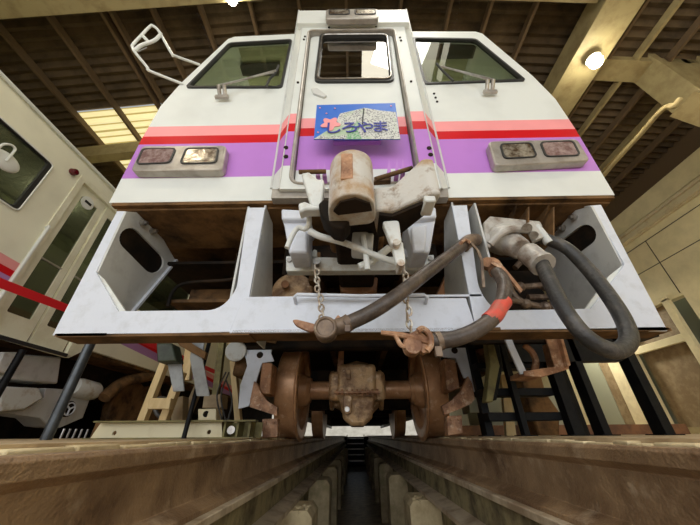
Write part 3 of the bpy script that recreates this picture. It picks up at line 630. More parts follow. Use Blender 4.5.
# cross channel and lever gear
MB().prism(pp([(286, 256), (356, 258), (434, 254.5), (434, 270), (286, 271)], Y=.07), (0, .05, 0)).build('coupler_support_channel', 'dirtywhite', car, .004)
for x, y in ((289.5, 261), (305, 261), (430, 259.5), (415.5, 260)):
    p = at(x, y, Y=.07); MB().cyl(p, p + Vector((0, -.015, 0)), .012, seg=6).build('bolt', 'steel', car)
p = at(317, 264, Y=.05); MB().cyl(p, p + Vector((0, -.03, 0)), .02, seg=8).build('bolt', 'steel', car)
MB().prism(pp([(308, 256), (314, 249), (317, 250), (317, 257)], Y=.05), (0, .02, 0)).build('support_lug', 'dirtywhite', car, .004)
MB().tube(pp([(310, 231), (313, 233), (322, 237), (345, 243), (372, 254), (398, 263.5)], Y=-.22), lambda t: .0155 - .003 * t, 12).build('uncoupling_lever', 'dirtywhite', car)
MB().tube([at(309, 210, Y=-.28), at(309, 217, Y=-.26), at(309, 224, Y=-.24), at(305, 229, Y=-.22), at(298, 228, Y=-.22), at(292, 236, Y=-.22), at(287, 248, Y=-.22)], .011, 10).build('lever_handle', 'dirtywhite', car)
MB().prism(rnd(pp([(382, 221), (399, 220), (402, 243), (392, 246)], Y=-.34), .015), (0, .03, 0)).build('link_plate', 'dirtywhite', car, .004)
MB().prism(rnd(pp([(391, 240), (403, 241), (406, 262), (401, 268), (396, 264)], Y=-.32), .012), (0, .025, 0)).build('link_plate', 'dirtywhite', car, .004)
for x, y in ((396.5, 242), (401, 262.5)):
    p = at(x, y, Y=-.35); MB().cyl(p, p + Vector((0, .06, 0)), .013).build('link_pin', 'chain', car)
MB().tube(pp([(389, 248), (372, 261), (359, 267)], Y=-.18), .016, 10).build('cross_link', 'dirtywhite', car)
MB().tube(pp([(363, 236), (366, 256), (367.5, 270)], Y=-.21), .012, 10).build('vertical_link', 'dirtywhite', car)
MB().prism(pp([(402, 247), (411, 253), (412, 257), (404, 257)], Y=.0), (0, .02, 0)).build('support_lug', 'skirt', car)
# grab rail on the crossbar
MB().tube([at(296, 303, Y=-.01), at(294.5, 297, Y=-.05), at(297, 294.5, Y=-.05), at(360, 296, Y=-.05), at(424, 295, Y=-.05), at(427, 297, Y=-.05), at(425.5, 303, Y=-.01)], .008, 10, smooth=False).build('crossbar_grab_rail', 'skirt', car)
# rusty bits behind
MB().cyl(at(292, 291, Y=.36), at(292, 291, Y=.36) + Vector((0, .16, 0)), .125, seg=40).build('brake_chamber', 'gear', car, .01)
MB().cyl(at(285, 284, Y=.30), at(285, 284, Y=.36), .022).build('brake_chamber_rod', 'rust', car)
rb = MB().prism(pp([(339, 277), (346, 277), (347, 272), (366, 272), (367, 276), (378, 277), (377, 290), (366, 293), (347, 293), (340, 289)], Y=.45), (0, .3, 0)).build('rusty_drawgear_block', 'rust', car, .01)
MB().prism(pp([(452, 262), (470, 255), (448, 297), (436, 297)], Y=.38), (0, .2, 0)).build('rust_gusset', 'rust', car)
# chains
def chain(p0, p1, n, parent_name):
    o = None; m_ = MB(); p0, p1 = Vector(p0), Vector(p1)
    for k in range(n):
        c0 = p0.lerp(p1, (k + .5) / n) + Vector((.005 * math.sin(k * 2.1), 0, 0)); L_ = (p1 - p0).length / n * .72
        d = (p1 - p0).normalized(); sd_ = Vector((1, 0, 0)) if k % 2 else Vector((0, 1, 0)); sd_ = (sd_ - d * sd_.dot(d)).normalized()
        ring = [c0 + d * math.cos(2 * PI * q / 12) * L_ + sd_ * math.sin(2 * PI * q / 12) * L_ * .55 for q in range(12)]
        m_.tube(ring, .0042, 6, smooth=False, closed=True)
    return m_.build('safety_chain', 'chain', car)
chain(at(315, 266, Y=-.03), at(324, 327, Y=-.12), 13, ''); chain(at(404, 268, Y=-.12), at(410, 334, Y=-.12), 11, '')
# air hoses
def hose(name, pts, r, m='hose'): return MB().tube(pts, r, 18).build(name, m, car)
h1 = hose('air_hose', [at(463, 245, Y=-.02), at(450, 255, Y=-.08), at(425, 274, Y=-.16), at(395, 297, Y=-.2), at(370, 313, Y=-.2), at(344, 325, Y=-.19)], .0275)
lab(h1, 'brown air hose hanging down to the left')
hd_ = MB(); hc = at(326, 330, Y=-.19); hd_.cyl(hc + Vector((.0, -.028, -.002)), hc + Vector((0, .03, .0)), .040, seg=28); hd_.cyl(hc, at(345, 324.5, Y=-.19), .026, .030); hd_.build('coupling_head', 'brassy', h1, .005)
MB().tube([hc + Vector((.034 * math.cos(2 * PI * k / 24), -.030, .034 * math.sin(2 * PI * k / 24))) for k in range(24)], .006, 8, smooth=False, closed=True).build('coupling_ring', 'brassy', h1)
MB().prism(rnd(pp([(292, 320), (296, 319), (316, 324), (316, 331), (310, 332), (295, 325)], Y=-.2), .012), (0, .02, 0)).build('coupling_lever', 'coral', h1, .004)
MB().prism(pp([(335, 318), (338, 314.5), (343, 319), (337, 323)], Y=-.18), (0, .02, 0)).build('coupling_lug', 'coral', h1, .003)
MB().tube([at(345, 325, Y=-.19), at(350, 321.5, Y=-.19)], .031, 18).build('hose_clamp', 'brassy', h1)
MB().span(at(347.5, 328, Y=-.24) - Vector((.009, 0, .011)), at(347.5, 328, Y=-.24) + Vector((.009, .02, .011))).build('clamp_lug', 'brassy', h1)
k1 = MB().tube([at(476, 240, Y=.03), at(469, 241, Y=-.0), at(463, 246, Y=-.02)], .033, 16).build('hose_cock', 'brassy', h1)
MB().tube([at(458, 247, Y=-.06), at(462, 242, Y=-.07), at(466, 240, Y=-.06), at(470, 243, Y=-.05)], .008, 8).build('cock_clip', 'coral', h1)
MB().strip([at(471, 242, Y=-.05), at(478, 250, Y=-.06), at(482, 260, Y=-.06), at(484, 287, Y=-.05)], (.012, 0, 0), (0, .01, 0)).build('cock_handle', 'brassy', h1)
h2pts = [at(497, 272, Y=-.04), at(504, 283, Y=-.09), at(503, 299, Y=-.13), at(495, 315, Y=-.16), at(480, 328, Y=-.17), at(460, 337, Y=-.17), at(440, 341, Y=-.17), at(432, 341.5, Y=-.17)]
h2 = hose('air_hose', h2pts, .028); lab(h2, 'curved air hose with a red band')
MB().tube([h2pts[2] + Vector((.002, 0, -.01)), h2pts[2].lerp(h2pts[3], .5) + Vector((.004, 0, 0)), h2pts[3] + Vector((0, 0, 0)), h2pts[3].lerp(h2pts[4], .45)], .0295, 18).build('red_band', 'redband', h2)
c2_ = at(412, 347, Y=-.17)
hh = MB(); hh.cyl(c2_ + Vector((0, -.028, 0)), c2_ + Vector((0, .025, 0)), .030, seg=24); hh.prism(rnd(pp([(405, 336), (418, 329), (427, 337), (432, 334), (432, 349), (424, 354), (414, 344), (403, 346)], Y=-.19), .01), (0, .04, 0)); hh.build('coupling_head', 'coral', h2, .005)
MB().tube(pp([(430, 342), (404, 335.5), (395, 334), (381, 332.5)], Y=-.19), lambda t: .012 - .004 * t, 8).build('coupling_lever', 'coral', h2)
MB().tube(pp([(395, 334), (400, 344), (405, 347)], Y=-.19), .008, 8).tube(pp([(418, 331), (423, 328.5), (430, 335), (431, 345), (427, 351)], Y=-.21), .010, 8).build('coupling_claw', 'coral', h2)
MB().tube([at(436, 341.5, Y=-.17), at(441, 340.5, Y=-.17)], .033, 16).build('hose_clamp', 'brassy', h2)
MB().span(at(439, 351, Y=-.22) - Vector((.011, 0, .016)), at(439, 351, Y=-.22) + Vector((.011, .02, .016))).build('clamp_lug', 'brassy', h2)
k2 = MB().tube([at(488, 264, Y=.04), at(493, 265, Y=-.0), at(497, 272, Y=-.03)], .034, 16).build('hose_cock', 'coral', h2)
MB().cyl(at(487, 262, Y=-.01), at(487, 262, Y=-.05), .022).build('cock_nut', 'coral', h2)
MB().strip([at(492, 262, Y=-.06), at(503, 268, Y=-.07), at(513, 280, Y=-.07), at(522, 291, Y=-.06)], (.012, 0, .014), (0, .01, 0)).build('cock_handle', 'coral', h2)
# pipework between upright and jumper socket
pw = MB()
for a in ([(498, 302), (512, 300), (540, 306), (556, 306)], [(515, 268), (522, 262), (536, 264)], [(520, 287), (545, 285), (552, 287)], [(509, 278), (512, 292), (523, 302), (545, 307)], [(528, 297), (548, 297)]):
    pw.tube(pp(a, Y=.32), .017, 8)
for q in ((520, 287), (526, 304), (545, 286), (536, 264), (545, 307), (553, 306)): pw.ball(at(*q, Y=.32), .03, 10)
pw.build('brake_pipework', 'brassy', car)
MB().span((.62, .48, .48), (1.15, .52, .95)).build('pipe_backplate', 'black', car)
# jumper socket and cable
js = MB(); a_, b_ = at(500, 238, Y=.06), at(528, 253, Y=-.08)
d_ = (b_ - a_).normalized()
js.lathe([(-.02, .075), (.0, .082), (.02, .085), (.03, .078), (.05, .080), (.07, .07), (.12, .058), (.17, .052), (.18, .046)], a_, d_, 32)
sock = js.build('jumper_socket', 'socketmat', car, .003)
MB().prism(pp([(484, 222), (490, 216), (540, 221), (543, 226), (503, 226), (490, 248), (485, 245)], Y=.02), (0, .03, 0)).build('socket_bracket', 'socketmat', sock, .005)
MB().tube([at(490, 244, Y=-.03), at(500, 234, Y=-.06), at(512, 229, Y=-.07), at(527, 230, Y=-.07)], .018, 10).build('socket_lid_arm', 'socketmat', sock)
MB().prism(pp([(527, 223), (533, 221), (544, 237), (536, 240)], Y=-.09), (0, .03, 0)).build('clamp_lever', 'socketmat', sock, .003)
MB().cyl(at(527, 228, Y=-.10), at(527, 228, Y=-.03), .022).cyl(at(534, 235, Y=-.10), at(534, 235, Y=-.03), .018).build('socket_pin', 'steel', sock)
for x in (528, 553):
    MB().prism(pp([(x, 207), (x + 1.5, 207), (x + 1.5, 240), (x, 236)], Y=.0), (0, .12, 0)).build('hanger_plate', 'darkbrown', sock)
e0 = at(528, 253, Y=-.08); e1 = at(542, 264, Y=-.13)
MB().tube([e0, e0.lerp(e1, .5), e1], lambda t: .050 - .004 * t, 20).build('jumper_plug', 'socketmat', sock, .002)
MB().tube([e1.lerp(e0, .12), e1.lerp(e0, -.08)], .052, 20).build('plug_collar', 'socketmat', sock)
jc = MB().tube([e1, at(551, 284, Y=-.17), at(564, 309, Y=-.2), at(583, 334, Y=-.21), at(604, 348, Y=-.21), at(620, 350, Y=-.2), at(629, 338, Y=-.18), at(622, 317, Y=-.15), at(606, 292, Y=-.12), at(587, 268, Y=-.09), at(566, 248, Y=-.07), at(545, 239, Y=-.06), at(535, 238, Y=-.04)], .0275, 22).build('jumper_cable', 'rubber', car); lab(jc, 'thick looped black jumper cable')
MB().tube([at(536, 227, Y=-.06), at(545, 238, Y=-.07), at(549, 243, Y=-.07)], .02, 12).build('cable_gland', 'grey', jc)
# ---------------- bogie
YW, RW = 1.62, .379
ax = MB().cyl((-.5, YW, RW), (.5, YW, RW), .076, seg=32).build('wheelset', 'tread', car)
for s in (-1, 1):
    wl = MB(); pr = [(.47, .10), (.47, .125), (.545, .15), (.560, .22), (.545, .29), (.503, .305), (.500, .36), (.501, .385), (.506, .394), (.512, .396), (.518, .391), (.523, .378), (.530, .371), (.58, .368), (.675, .364), (.684, .35), (.684, .30), (.61, .28), (.60, .13), (.67, .12), (.67, .02)]
    wl.lathe([(.47, .02)] + pr, (0, YW, RW), (s, 0, 0), 72); wl.build('wheel', 'tread', ax)
    MB().cyl((s * .44, YW, RW), (s * .475, YW, RW), .10, .12, 32).build('wheel_hub', 'tread', ax)
gx = -.03
gb = MB().lathe([(-.24, .13), (-.235, .16), (-.21, .165), (-.20, .14), (-.15, .16), (-.10, .225), (0, .25), (.10, .23), (.15, .175), (.19, .14), (.20, .165), (.225, .165), (.23, .12)], (gx, YW, RW), (1, 0, 0), 36)
gcase = gb.build('gear_case', 'gear', ax, .004)
bx = MB().span((gx - .16, YW - .30, .26), (gx + .16, YW + .1, .55)); bx.span((gx - .235, YW - .27, .27), (gx + .235, YW, .495)); bx.build('gear_case_top', 'gear', ax, .035, seg=3)
lb_ = MB().prism([(gx - .15, YW - .33, .30), (gx + .15, YW - .33, .30), (gx + .11, YW - .33, .14), (gx + .05, YW - .30, .09), (gx - .05, YW - .30, .09), (gx - .11, YW - .33, .14)], (0, .35, 0)); lb_.build('gear_case_sump', 'gear', ax, .03, seg=3)
fg = MB().span((gx - .18, YW - .36, .312), (gx + .18, YW - .2, .328)); fg.build('gear_case_flange', 'coral', ax, .003)
for k in range(9): 
    x = gx - .16 + .04 * k; MB().cyl((x, YW - .345, .30), (x, YW - .345, .342), .010, seg=6).build('flange_bolt', 'rust', ax)
MB().prism(rnd([(gx - .115, YW - .37, .30), (gx - .04, YW - .37, .30), (gx - .045, YW - .37, .165), (gx - .105, YW - .37, .165)], .03), (0, .05, 0)).build('torque_lug', 'gear', ax, .008)
MB().cyl((gx - .078, YW - .385, .20), (gx - .078, YW - .36, .20), .018).build('drain_plug', 'steel', ax)
MB().span((gx - .09, YW - .31, .42), (gx - .05, YW - .27, .50)).build('filler', 'gear', ax, .008)
MB().prism([(-.2, YW - .25, .46), (-.145, YW - .25, .46), (-.135, YW - .2, .95), (-.165, YW - .2, .95)], (0, .04, 0)).build('torque_arm', 'rust', ax)
MB().span((-.62, 2.7, .3), (.62, 2.9, .75)).build('bogie_bolster', 'black', car)
ax2 = MB().cyl((-.7, 3.7, RW), (.7, 3.7, RW), .07).build('wheelset', 'black', car)
for s in (-1, 1):
    MB().lathe([(.5, .03), (.5, .394), (.52, .394), (.53, .37), (.66, .36), (.66, .03)], (0, 3.7, RW), (s, 0, 0), 48).build('wheel', 'tread', ax2)
for s in (-1, 1):
    MB().span((s * .86, 1.1, .42), (s * .98, 4.3, .59)).build('bogie_side_frame', 'darkbrown', car, .02)
MB().span((-.98, 1.02, .60), (.98, 1.14, .74)).build('bogie_end_beam', 'black', car, .02)
# brake hangers: white plates, rust blocks, curved arms, rail guards
YB = 1.05
def brake(sd, plate, hole, block, arm, foot):
    o = MB().prism(pp(plate, Y=YB), (0, .02, 0)).build('brake_hanger_plate', 'skirt', car, .003)
    p = at(*hole, Y=YB); MB().cyl(p + Vector((0, -.004, 0)), p + Vector((0, .002, 0)), .024).build('hole_rim', 'black', o)
    MB().prism(pp(block, Y=YB + .01), (0, .16, 0)).build('brake_block', 'rust', o, .008)
    MB().prism(rnd(pp(arm, Y=YB - .03), .004), (0, .05, 0)).build('brake_arm', 'coral', o, .004)
    f = MB().prism(pp(foot, Y=YB - .04), (0, .08, 0)).build('rail_guard', 'coral', o, .005)
    for i in (0, 1):
        q = Vector(foot[0]).lerp(Vector(foot[1]), .25 + .5 * i) + Vector((0, 4)); p = at(q.x, q.y, Y=YB - .04); MB().cyl(p, p + Vector((0, -.012, 0)), .009, seg=6).build('bolt', 'rust', f)
brake(-1, [(243, 345), (273, 344), (271, 353), (274, 361), (262, 363), (257, 378), (253, 392), (249, 406), (238, 409), (240, 385), (247, 366)], (260, 355), [(262, 362), (272.5, 363.5), (270, 394), (258.5, 394)],
      [(254, 381), (257, 384), (261, 393), (267, 401), (277, 407), (277, 416), (250, 407), (250, 400)], [(262, 419), (277.5, 418.5), (277.5, 437), (262, 438)])
brake(1, [(443, 345), (469, 348), (471, 360), (476, 374), (477.5, 390), (474, 392), (468, 378), (464, 378), (456, 358), (443, 357)], (454.5, 350.5), [(444, 358), (455.5, 360), (460, 388), (451, 392), (447, 390)],
      [(468, 376), (472, 383), (475, 399), (471, 404), (460, 409), (445, 415), (442, 406), (452, 400), (462, 390)], [(447, 416), (462, 415), (463, 433), (448, 436)])
MB().cyl(at(236, 351, Y=1.0), at(236, 351, Y=1.05), .075, seg=28).build('cable_drum', 'dirtywhite', car, .006)
MB().tube(pp([(232, 338), (246, 341), (262, 340), (276, 342)], Y=.95), .012, 8).build('drum_pipe', 'darkbrown', car)
# grey guard irons hanging below the skirt at the left
gi = MB().prism(pp([(167, 362), (181, 358), (184, 391), (173, 391.5)], Y=.62), (0, .012, 0)).build('guard_iron', 'irongrey', car, .002)
gi2 = MB().strip([at(199, 335, Y=.62), at(196, 358, Y=.60), at(203, 396, Y=.66)], (.075, 0, 0), (0, .012, 0)).build('guard_iron', 'irongrey', car)
MB().prism(pp([(156, 343), (172, 343), (176, 361), (157, 362)], Y=.55), (0, .1, 0)).build('terminal_box', 'greenbox', car, .008)
MB().prism(pp([(174, 339), (183, 338), (206, 352), (204, 359), (180, 346)], Y=.58), (0, .03, 0)).build('guard_brace', 'darkbrown', car, .003)
# right: white angle, rusty open box, cross plate
MB().strip([at(508, 338, Y=.42), at(512, 348, Y=.42), at(524, 374, Y=.46)], (.038, 0, 0), (0, .012, 0)).build('guard_iron', 'skirt', car)
sb = MB(); P_ = [(533, 338), (549, 338), (569, 366), (546, 376), (540, 374), (536, 369)]
sb.prism(pp([(546, 338), (560, 337), (569, 364), (556, 370)], Y=.45), (0, .012, 0)); sb.prism(pp([(524, 371), (552, 367), (569, 366), (569, 369), (542, 377), (524, 376)], Y=.45), (0, .16, 0)); sb.prism(pp([(560, 337), (563, 337), (571, 365), (568, 367)], Y=.42), (0, .18, 0))
sb.build('sand_box', 'coral', car, .003)
MB().tube(pp([(524, 345), (532, 352), (536, 362), (534, 372)], Y=.55), .018, 8).build('sand_pipe', 'rust', car)
MB().prism(pp([(486, 336), (492, 336), (500, 366), (493, 402), (486, 402), (490, 366)], Y=.7), (0, .07, 0)).build('spring_housing_plate', 'olive', car, .006)
MB().prism(pp([(490, 336), (498, 336), (503, 366), (497, 400), (485, 402), (489, 372)], Y=.78), (0, .06, 0)).build('spring_housing_plate', 'blackpaint', car, .006)
MB().cyl(at(474, 348, Y=1.1), at(474, 348, Y=1.2), .075, seg=24).build('axle_spring', 'rust', car, .01)

# ================================================================== HEAD SIGN
YS = -.16
sg = thing('head_sign', 'blue train name sign with a rocky hill and pink blossom on the railcar door', 'sign', at(356, 139, Y=YS))
sq = pp([(316.8, 105), (395.2, 103), (400.3, 139), (313.8, 139)], Y=YS)
MB().prism(sq, (0, .006, 0)).build('sign_plate', 'blue', sg)
MB().prism(pp([(314, 138.8), (334, 126.2), (340, 113.5), (364.5, 107.8), (381, 110.5), (395.8, 112), (400.3, 139)], Y=YS - .0015), (0, .002, 0)).build('hill_picture', 'signrock', sg)
MB().prism(pp([(345, 139), (352, 128), (357, 121), (361, 124), (358, 131), (362, 139)], Y=YS - .003), (0, .002, 0)).build('hill_greenery', 'signgreen', sg)
MB().strip(pp([(364, 108.5), (363, 116), (362.5, 124)], Y=YS - .0045), (.008, 0, 0), (0, .002, 0)).build('hill_path', 'gasket', sg)
fc = at(330.5, 123.5, Y=YS - .005); fp = []
for k in range(50):
    t = 2 * PI * k / 50; r = .043 * (1 + .24 * math.cos(5 * t + 1.2)); fp.append(fc + Vector((r * 1.15 * math.cos(t), 0, r * 1.25 * math.sin(t))))
MB().prism(fp, (0, .002, 0)).build('blossom', 'signpink', sg)
for x, y in ((320, 108), (335, 108.5), (326.5, 113.5), (318, 132.5), (391, 106)):
    p = at(x, y, Y=YS - .002); MB().cyl(p, p + Vector((0, -.002, 0)), .006, seg=6).build('petal_dot', 'signpink', sg)
for ch, x, y in (('し', 334, 127.7), ('ろ', 349.3, 127.2), ('や', 364.6, 127), ('ま', 380.7, 126.2)):
    tc = bpy.data.curves.new('letter', 'FONT'); tc.body = ch; tc.size = .115; tc.align_x = 'CENTER'; tc.align_y = 'CENTER'; tc.extrude = .001; tc.offset = .001
    to = bpy.data.objects.new('tmp', tc); COL.objects.link(to); bpy.context.view_layer.update()
    me = bpy.data.meshes.new_from_object(to.evaluated_get(bpy.context.evaluated_depsgraph_get())); bpy.data.objects.remove(to)
    b2 = bmesh.new(); b2.from_mesh(me); cs = [v.co for v in b2.verts]
    if cs:
        cx = (min(v.x for v in cs) + max(v.x for v in cs)) / 2; cy = (min(v.y for v in cs) + max(v.y for v in cs)) / 2
        p = at(x, y, Y=YS - .007)
        for v in b2.verts: v.co = Vector((p.x + (v.co.x - cx) * 1.0, p.y + v.co.z, p.z + (v.co.y - cy) * 1.0))
    mb = MB(); mb.b.free(); mb.b = b2; mb.build('letter', 'navy', sg, smooth=False)

# ================================================================== NEIGHBOURING RAILCAR
NX = -3.45
nb = thing('railcar', 'pale railcar with doors standing on the next track at the left', 'train', (NX - 1.4, 3, 0))
nl = MB()
def S(Y, Z): return (NX, Y, Z)
win_n = rnd([S(-.6, 2.0), S(.955, 2.0), S(.955, 2.67), S(-.6, 2.67)], .05)
door_n = [S(1.33, .86), S(2.22, .86), S(2.22, 2.80), S(1.33, 2.80)]
w2 = rnd([S(2.9, 1.75), S(4.2, 1.75), S(4.2, 2.6), S(2.9, 2.6)], .08)
side = [S(-1.6, .90), S(2.27, .84), S(2.45, .99), S(15, .99), S(15, 3.0), S(-1.6, 3.0)]
ns = MB().prism(side, (-.05, 0, 0), [win_n, [S(1.33, .88), S(2.22, .88), S(2.22, 2.80), S(1.33, 2.80)], w2]).build('body_side', 'livery2', nb)
rfp = [(NX, 3.0), (NX - .03, 3.1), (NX - .1, 3.16), (NX - .4, 3.32), (NX - 1.4, 3.5), (NX - 2.4, 3.32), (NX - 2.8, 3.0), (NX - 2.8, .95), (NX - 2.75, .95), (NX - 2.75, 2.98), (NX - .05, 2.98)]
MB().prism([(x, -1.6, z) for x, z in rfp], (0, 16.6, 0)).build('roof', 'livery2', nb)
MB().tube([(NX + .012, -1.6, 3.05), (NX + .012, 15, 3.05)], .018, 8, smooth=False).build('rain_gutter', 'white', nb)
MB().span((NX - 2.7, -1.6, .95), (NX - .06, 15, 1.0)).build('saloon_floor', 'darkbrown', nb)
MB().span((NX - 1.5, -1.6, 1.0), (NX - 1.45, 15, 2.95)).build('interior_partition', 'cab', nb)
MB().prism([v + Vector((-.02, 0, 0)) for v in win_n], (-.006, 0, 0)).build('cab_window_glass', 'glassside', nb)
cc = sum(win_n, Vector()) / len(win_n)
MB().prism([cc + (v - cc) * 1.02 + Vector((.012, 0, 0)) for v in win_n], (-.03, 0, 0), [[cc + (v - cc) * .965 + Vector((.012, 0, 0)) for v in win_n]]).build('cab_window_frame', 'gasket', nb)
MB().tube([cc + (v - cc) * 1.03 + Vector((.008, 0, 0)) for v in win_n], .010, 8, smooth=False, closed=True).build('cab_window_trim', 'white', nb)
MB().prism([v + Vector((-.02, 0, 0)) for v in w2], (-.006, 0, 0)).build('side_window_glass', 'glassside', nb)
# double leaf door
def nleaf(y0, y1, nm):
    o = rnd([S(y0, .88), S(y1, .88), S(y1, 2.79), S(y0, 2.79)], .01); h = rnd([S(y0 + .075, 1.1), S(y1 - .075, 1.1), S(y1 - .075, 2.66), S(y0 + .075, 2.66)], .02)
    lf = MB().prism([v + Vector((-.03, 0, 0)) for v in o], (-.03, 0, 0), [[v + Vector((-.03, 0, 0)) for v in h]]).build('door_leaf', 'npaint', nb, .004)
    MB().prism([v + Vector((-.045, 0, 0)) for v in h], (-.005, 0, 0)).build('door_glass', 'glassside', lf)
    MB().span((NX - .05, y0 + .07, 1.72), (NX - .028, y1 - .07, 1.735)).build('glass_bar', 'bezel', lf)
    return lf
nleaf(1.36, 1.76, ''); nleaf(1.79, 2.19, '')
f2 = MB().prism([S(1.27, .86), S(2.28, .86), S(2.28, 2.86), S(1.27, 2.86)], (.012, 0, 0), [[S(1.34, .88), S(2.21, .88), S(2.21, 2.79), S(1.34, 2.79)]]).build('door_frame', 'npaint', nb, .003)
MB().span((NX, 1.33, .84), (NX + .02, 2.22, .875)).build('door_step', 'gasket', f2)
hr = MB().tube([(NX, 1.28, 2.02), (NX + .05, 1.26, 2.02), (NX + .05, 1.26, 1.98), (NX + .05, 1.26, 1.0), (NX, 1.26, .98)], .016, 10, smooth=False).build('handrail', 'white', nb)

st_ = at(87, 203, X=NX - .02); MB().cyl(st_ , st_ + Vector((.012, 0, 0)), .085, seg=24).build('door_sticker', 'white', nb)
MB().box(st_ + Vector((.016, 0, 0)), (.006, .09, .03)).build('sticker_mark', 'gasket', nb)
mk = at(72, 172, X=NX); mo = MB().cyl(mk + Vector((0, 0, 0)), mk + Vector((.06, 0, 0)), .045, .035, 20).build('side_marker_lamp', 'darkred', nb, .008)
# mirrors on the window
ml = at(5, 161, X=NX + .14); mi = MB().ball(ml, .12, 20, (.25, 1.05, .75)).build('round_mirror', 'white', nb)
MB().tube([at(-14, 172, X=NX + .0), at(-6, 155, X=NX + .16), at(2, 145, X=NX + .18), at(11, 145, X=NX + .18), at(15, 149, X=NX + .18), at(12, 154, X=NX + .18), at(6, 161, X=NX + .17)], .011, 8).build('mirror_arm', 'white', nb)
# underfloor equipment
def upp(q, X=NX - .2): return pp(q, X=X)
MB().prism(upp([(21, 354), (62, 357), (58, 384), (10, 379)]), (-.4, 0, 0)).build('equipment_box', 'grey', nb, .02)
MB().prism(upp([(0, 386), (40, 388), (44, 398), (24, 410), (0, 412)]), (-.4, 0, 0)).build('equipment_box', 'dirtywhite', nb, .02)
MB().prism(upp([(0, 412), (24, 410), (44, 398), (46, 388), (75, 390), (92, 394), (83, 418), (60, 428), (48, 426), (40, 418)], NX - .3), (-.3, 0, 0)).build('equipment_bracket', 'grey', nb, .01)
MB().prism(upp([(4, 352), (20, 352), (8, 374), (-4, 372)], NX - .15), (-.4, 0, 0)).build('equipment_box', 'dirtywhite', nb, .01)
c3_ = at(72, 386, X=NX - .25); MB().lathe([(0, .03), (.02, .10), (.1, .115), (.36, .115), (.40, .10), (.42, .03)], c3_, (0, 1, -.05), 28).build('air_tank', 'dirtywhite', nb)
c4_ = at(69, 409, X=NX - .18); MB().prism([c4_ + Vector((0, .09 * math.cos(t), .09 * math.sin(t))) for t in [2 * PI * k / 24 for k in range(24)]], (-.04, 0, 0)).build('round_plate', 'black', nb)
em = MB(); em.tube([c4_ + Vector((.01, .07 * math.cos(2 * PI * k / 24), .07 * math.sin(2 * PI * k / 24))) for k in range(24)], .008, 6, smooth=False, closed=True)
for k in range(3):
    a = 2 * PI * k / 3 + .5; em.tube([c4_ + Vector((.01, 0, 0)), c4_ + Vector((.01, .065 * math.cos(a), .065 * math.sin(a)))], .010, 6)
em.build('round_plate_emblem', 'skirt', nb)
bw = at(128, 405, X=NX - .35); MB().lathe([(0, .05), (0, .40), (.03, .42), (.04, .40), (.14, .39), (.14, .05)], (NX - .3, bw.y, .42), (-1, 0, 0), 48).build('wheel', 'darkbrown', nb)
MB().tube([at(104, 398, X=NX - .1), at(120, 384, X=NX - .1), at(140, 378, X=NX - .1), at(160, 374, X=NX - .1)], .08, 12).build('bogie_spring_beam', 'darkbrown', nb)
MB().prism(upp([(120, 392), (160, 384), (170, 436), (118, 436)], NX - .45), (-.3, 0, 0)).build('bogie_frame', 'darkbrown', nb, .02)
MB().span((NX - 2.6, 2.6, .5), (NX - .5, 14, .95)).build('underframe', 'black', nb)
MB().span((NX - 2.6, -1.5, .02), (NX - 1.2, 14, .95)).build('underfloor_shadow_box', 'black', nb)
for k in range(6):
    p = at(88 + k * 6 - 25, 432, X=NX - .1); MB().cyl((p.x, p.y, .02), (p.x, p.y, .12), .012, seg=8).build('stud', 'steel', nb)

# ================================================================== SMALL THINGS
tp = MB(); ptsT = [at(-14, 277, X=-2.9), at(0, 283, X=-2.9), at(63, 307, X=-2.9), at(120, 331, X=-2.9), at(185, 359, X=-2.9), at(215, 372, X=-2.9)]
tag(tp.strip(ptsT, (0, 0, .075), (.004, 0, 0)).build('barrier_tape', 'tape'), 'red barrier tape stretched in front of the left railcar', 'tape')
p0, p1 = at(47, 437, Y=.4), at(88, 350, Y=.4)
po = thing('steel_post', 'grey round steel post standing left of the white skirt', 'post', (p0.x, .4, -.01))
MB().cyl((p0.x, .4, FZ), (p0.x, .4, 1.0), .0235, seg=20).build('tube', 'darksteel', po); MB().cyl((p0.x, .4, .92), (p0.x, .4, .96), .032, seg=20).build('collar', 'blackpaint', po)
p0 = at(184, 437, Y=.72)
tag(MB().cyl((p0.x, .72, FZ), (p0.x + .0, .74, .62), .013, seg=12).build('thin_post', 'blackpaint'), 'thin black rod standing before the cream steel channel', 'post')
p0 = at(10, 400, Y=1.7)
tag(MB().cyl(at(-6, 400, X=-3.2), at(23, 350, X=-3.2), .03, seg=12).build('dark_strut', 'blackpaint'), 'dark slanting strut under the doors of the left railcar', 'strut')
# cream channel on the floor
A0, A1 = at(90, 438, Y=.8), at(256, 438, Y=.8)
ch = thing('steel_channel', 'cream painted steel channel beam lying on the left floor', 'beam', (-1.2, .8, 0))
zt = .105
q = [(A0.x, .8, FZ), (A0.x + .03, .8, zt), (at(222, 420, Y=.8).x, .8, zt), (at(222, 438, Y=.8).x, .8, FZ)]
hls = []
for x, y in ((114.5, 433), (209, 432)):
    p = at(x, y, Y=.8); hls.append([p + Vector((.012 * math.cos(2 * PI * k / 12), 0, .012 * math.sin(2 * PI * k / 12))) for k in range(12)])
MB().prism(q, (0, .008, 0), hls).build('web', 'cream', ch)
MB().span((A0.x + .03, .74, zt), (A1.x, .80, zt + .008)).span((A0.x, .74, FZ), (A1.x, .8, FZ + .006)).build('flange', 'olive', ch)
MB().span((at(222, 430, Y=.85).x, .9, FZ), (A1.x, .91, zt)).build('rear_web', 'olive', ch)
for xx in (223, 236, 248): 
    p = at(xx, 430, Y=.8); MB().span((p.x, .80, FZ), (p.x + .012, .9, zt)).build('stiffener', 'olive', ch)
MB().cyl(at(231, 430, Y=.84), at(231, 430, Y=.80), .022).build('bolt', 'steel', ch)
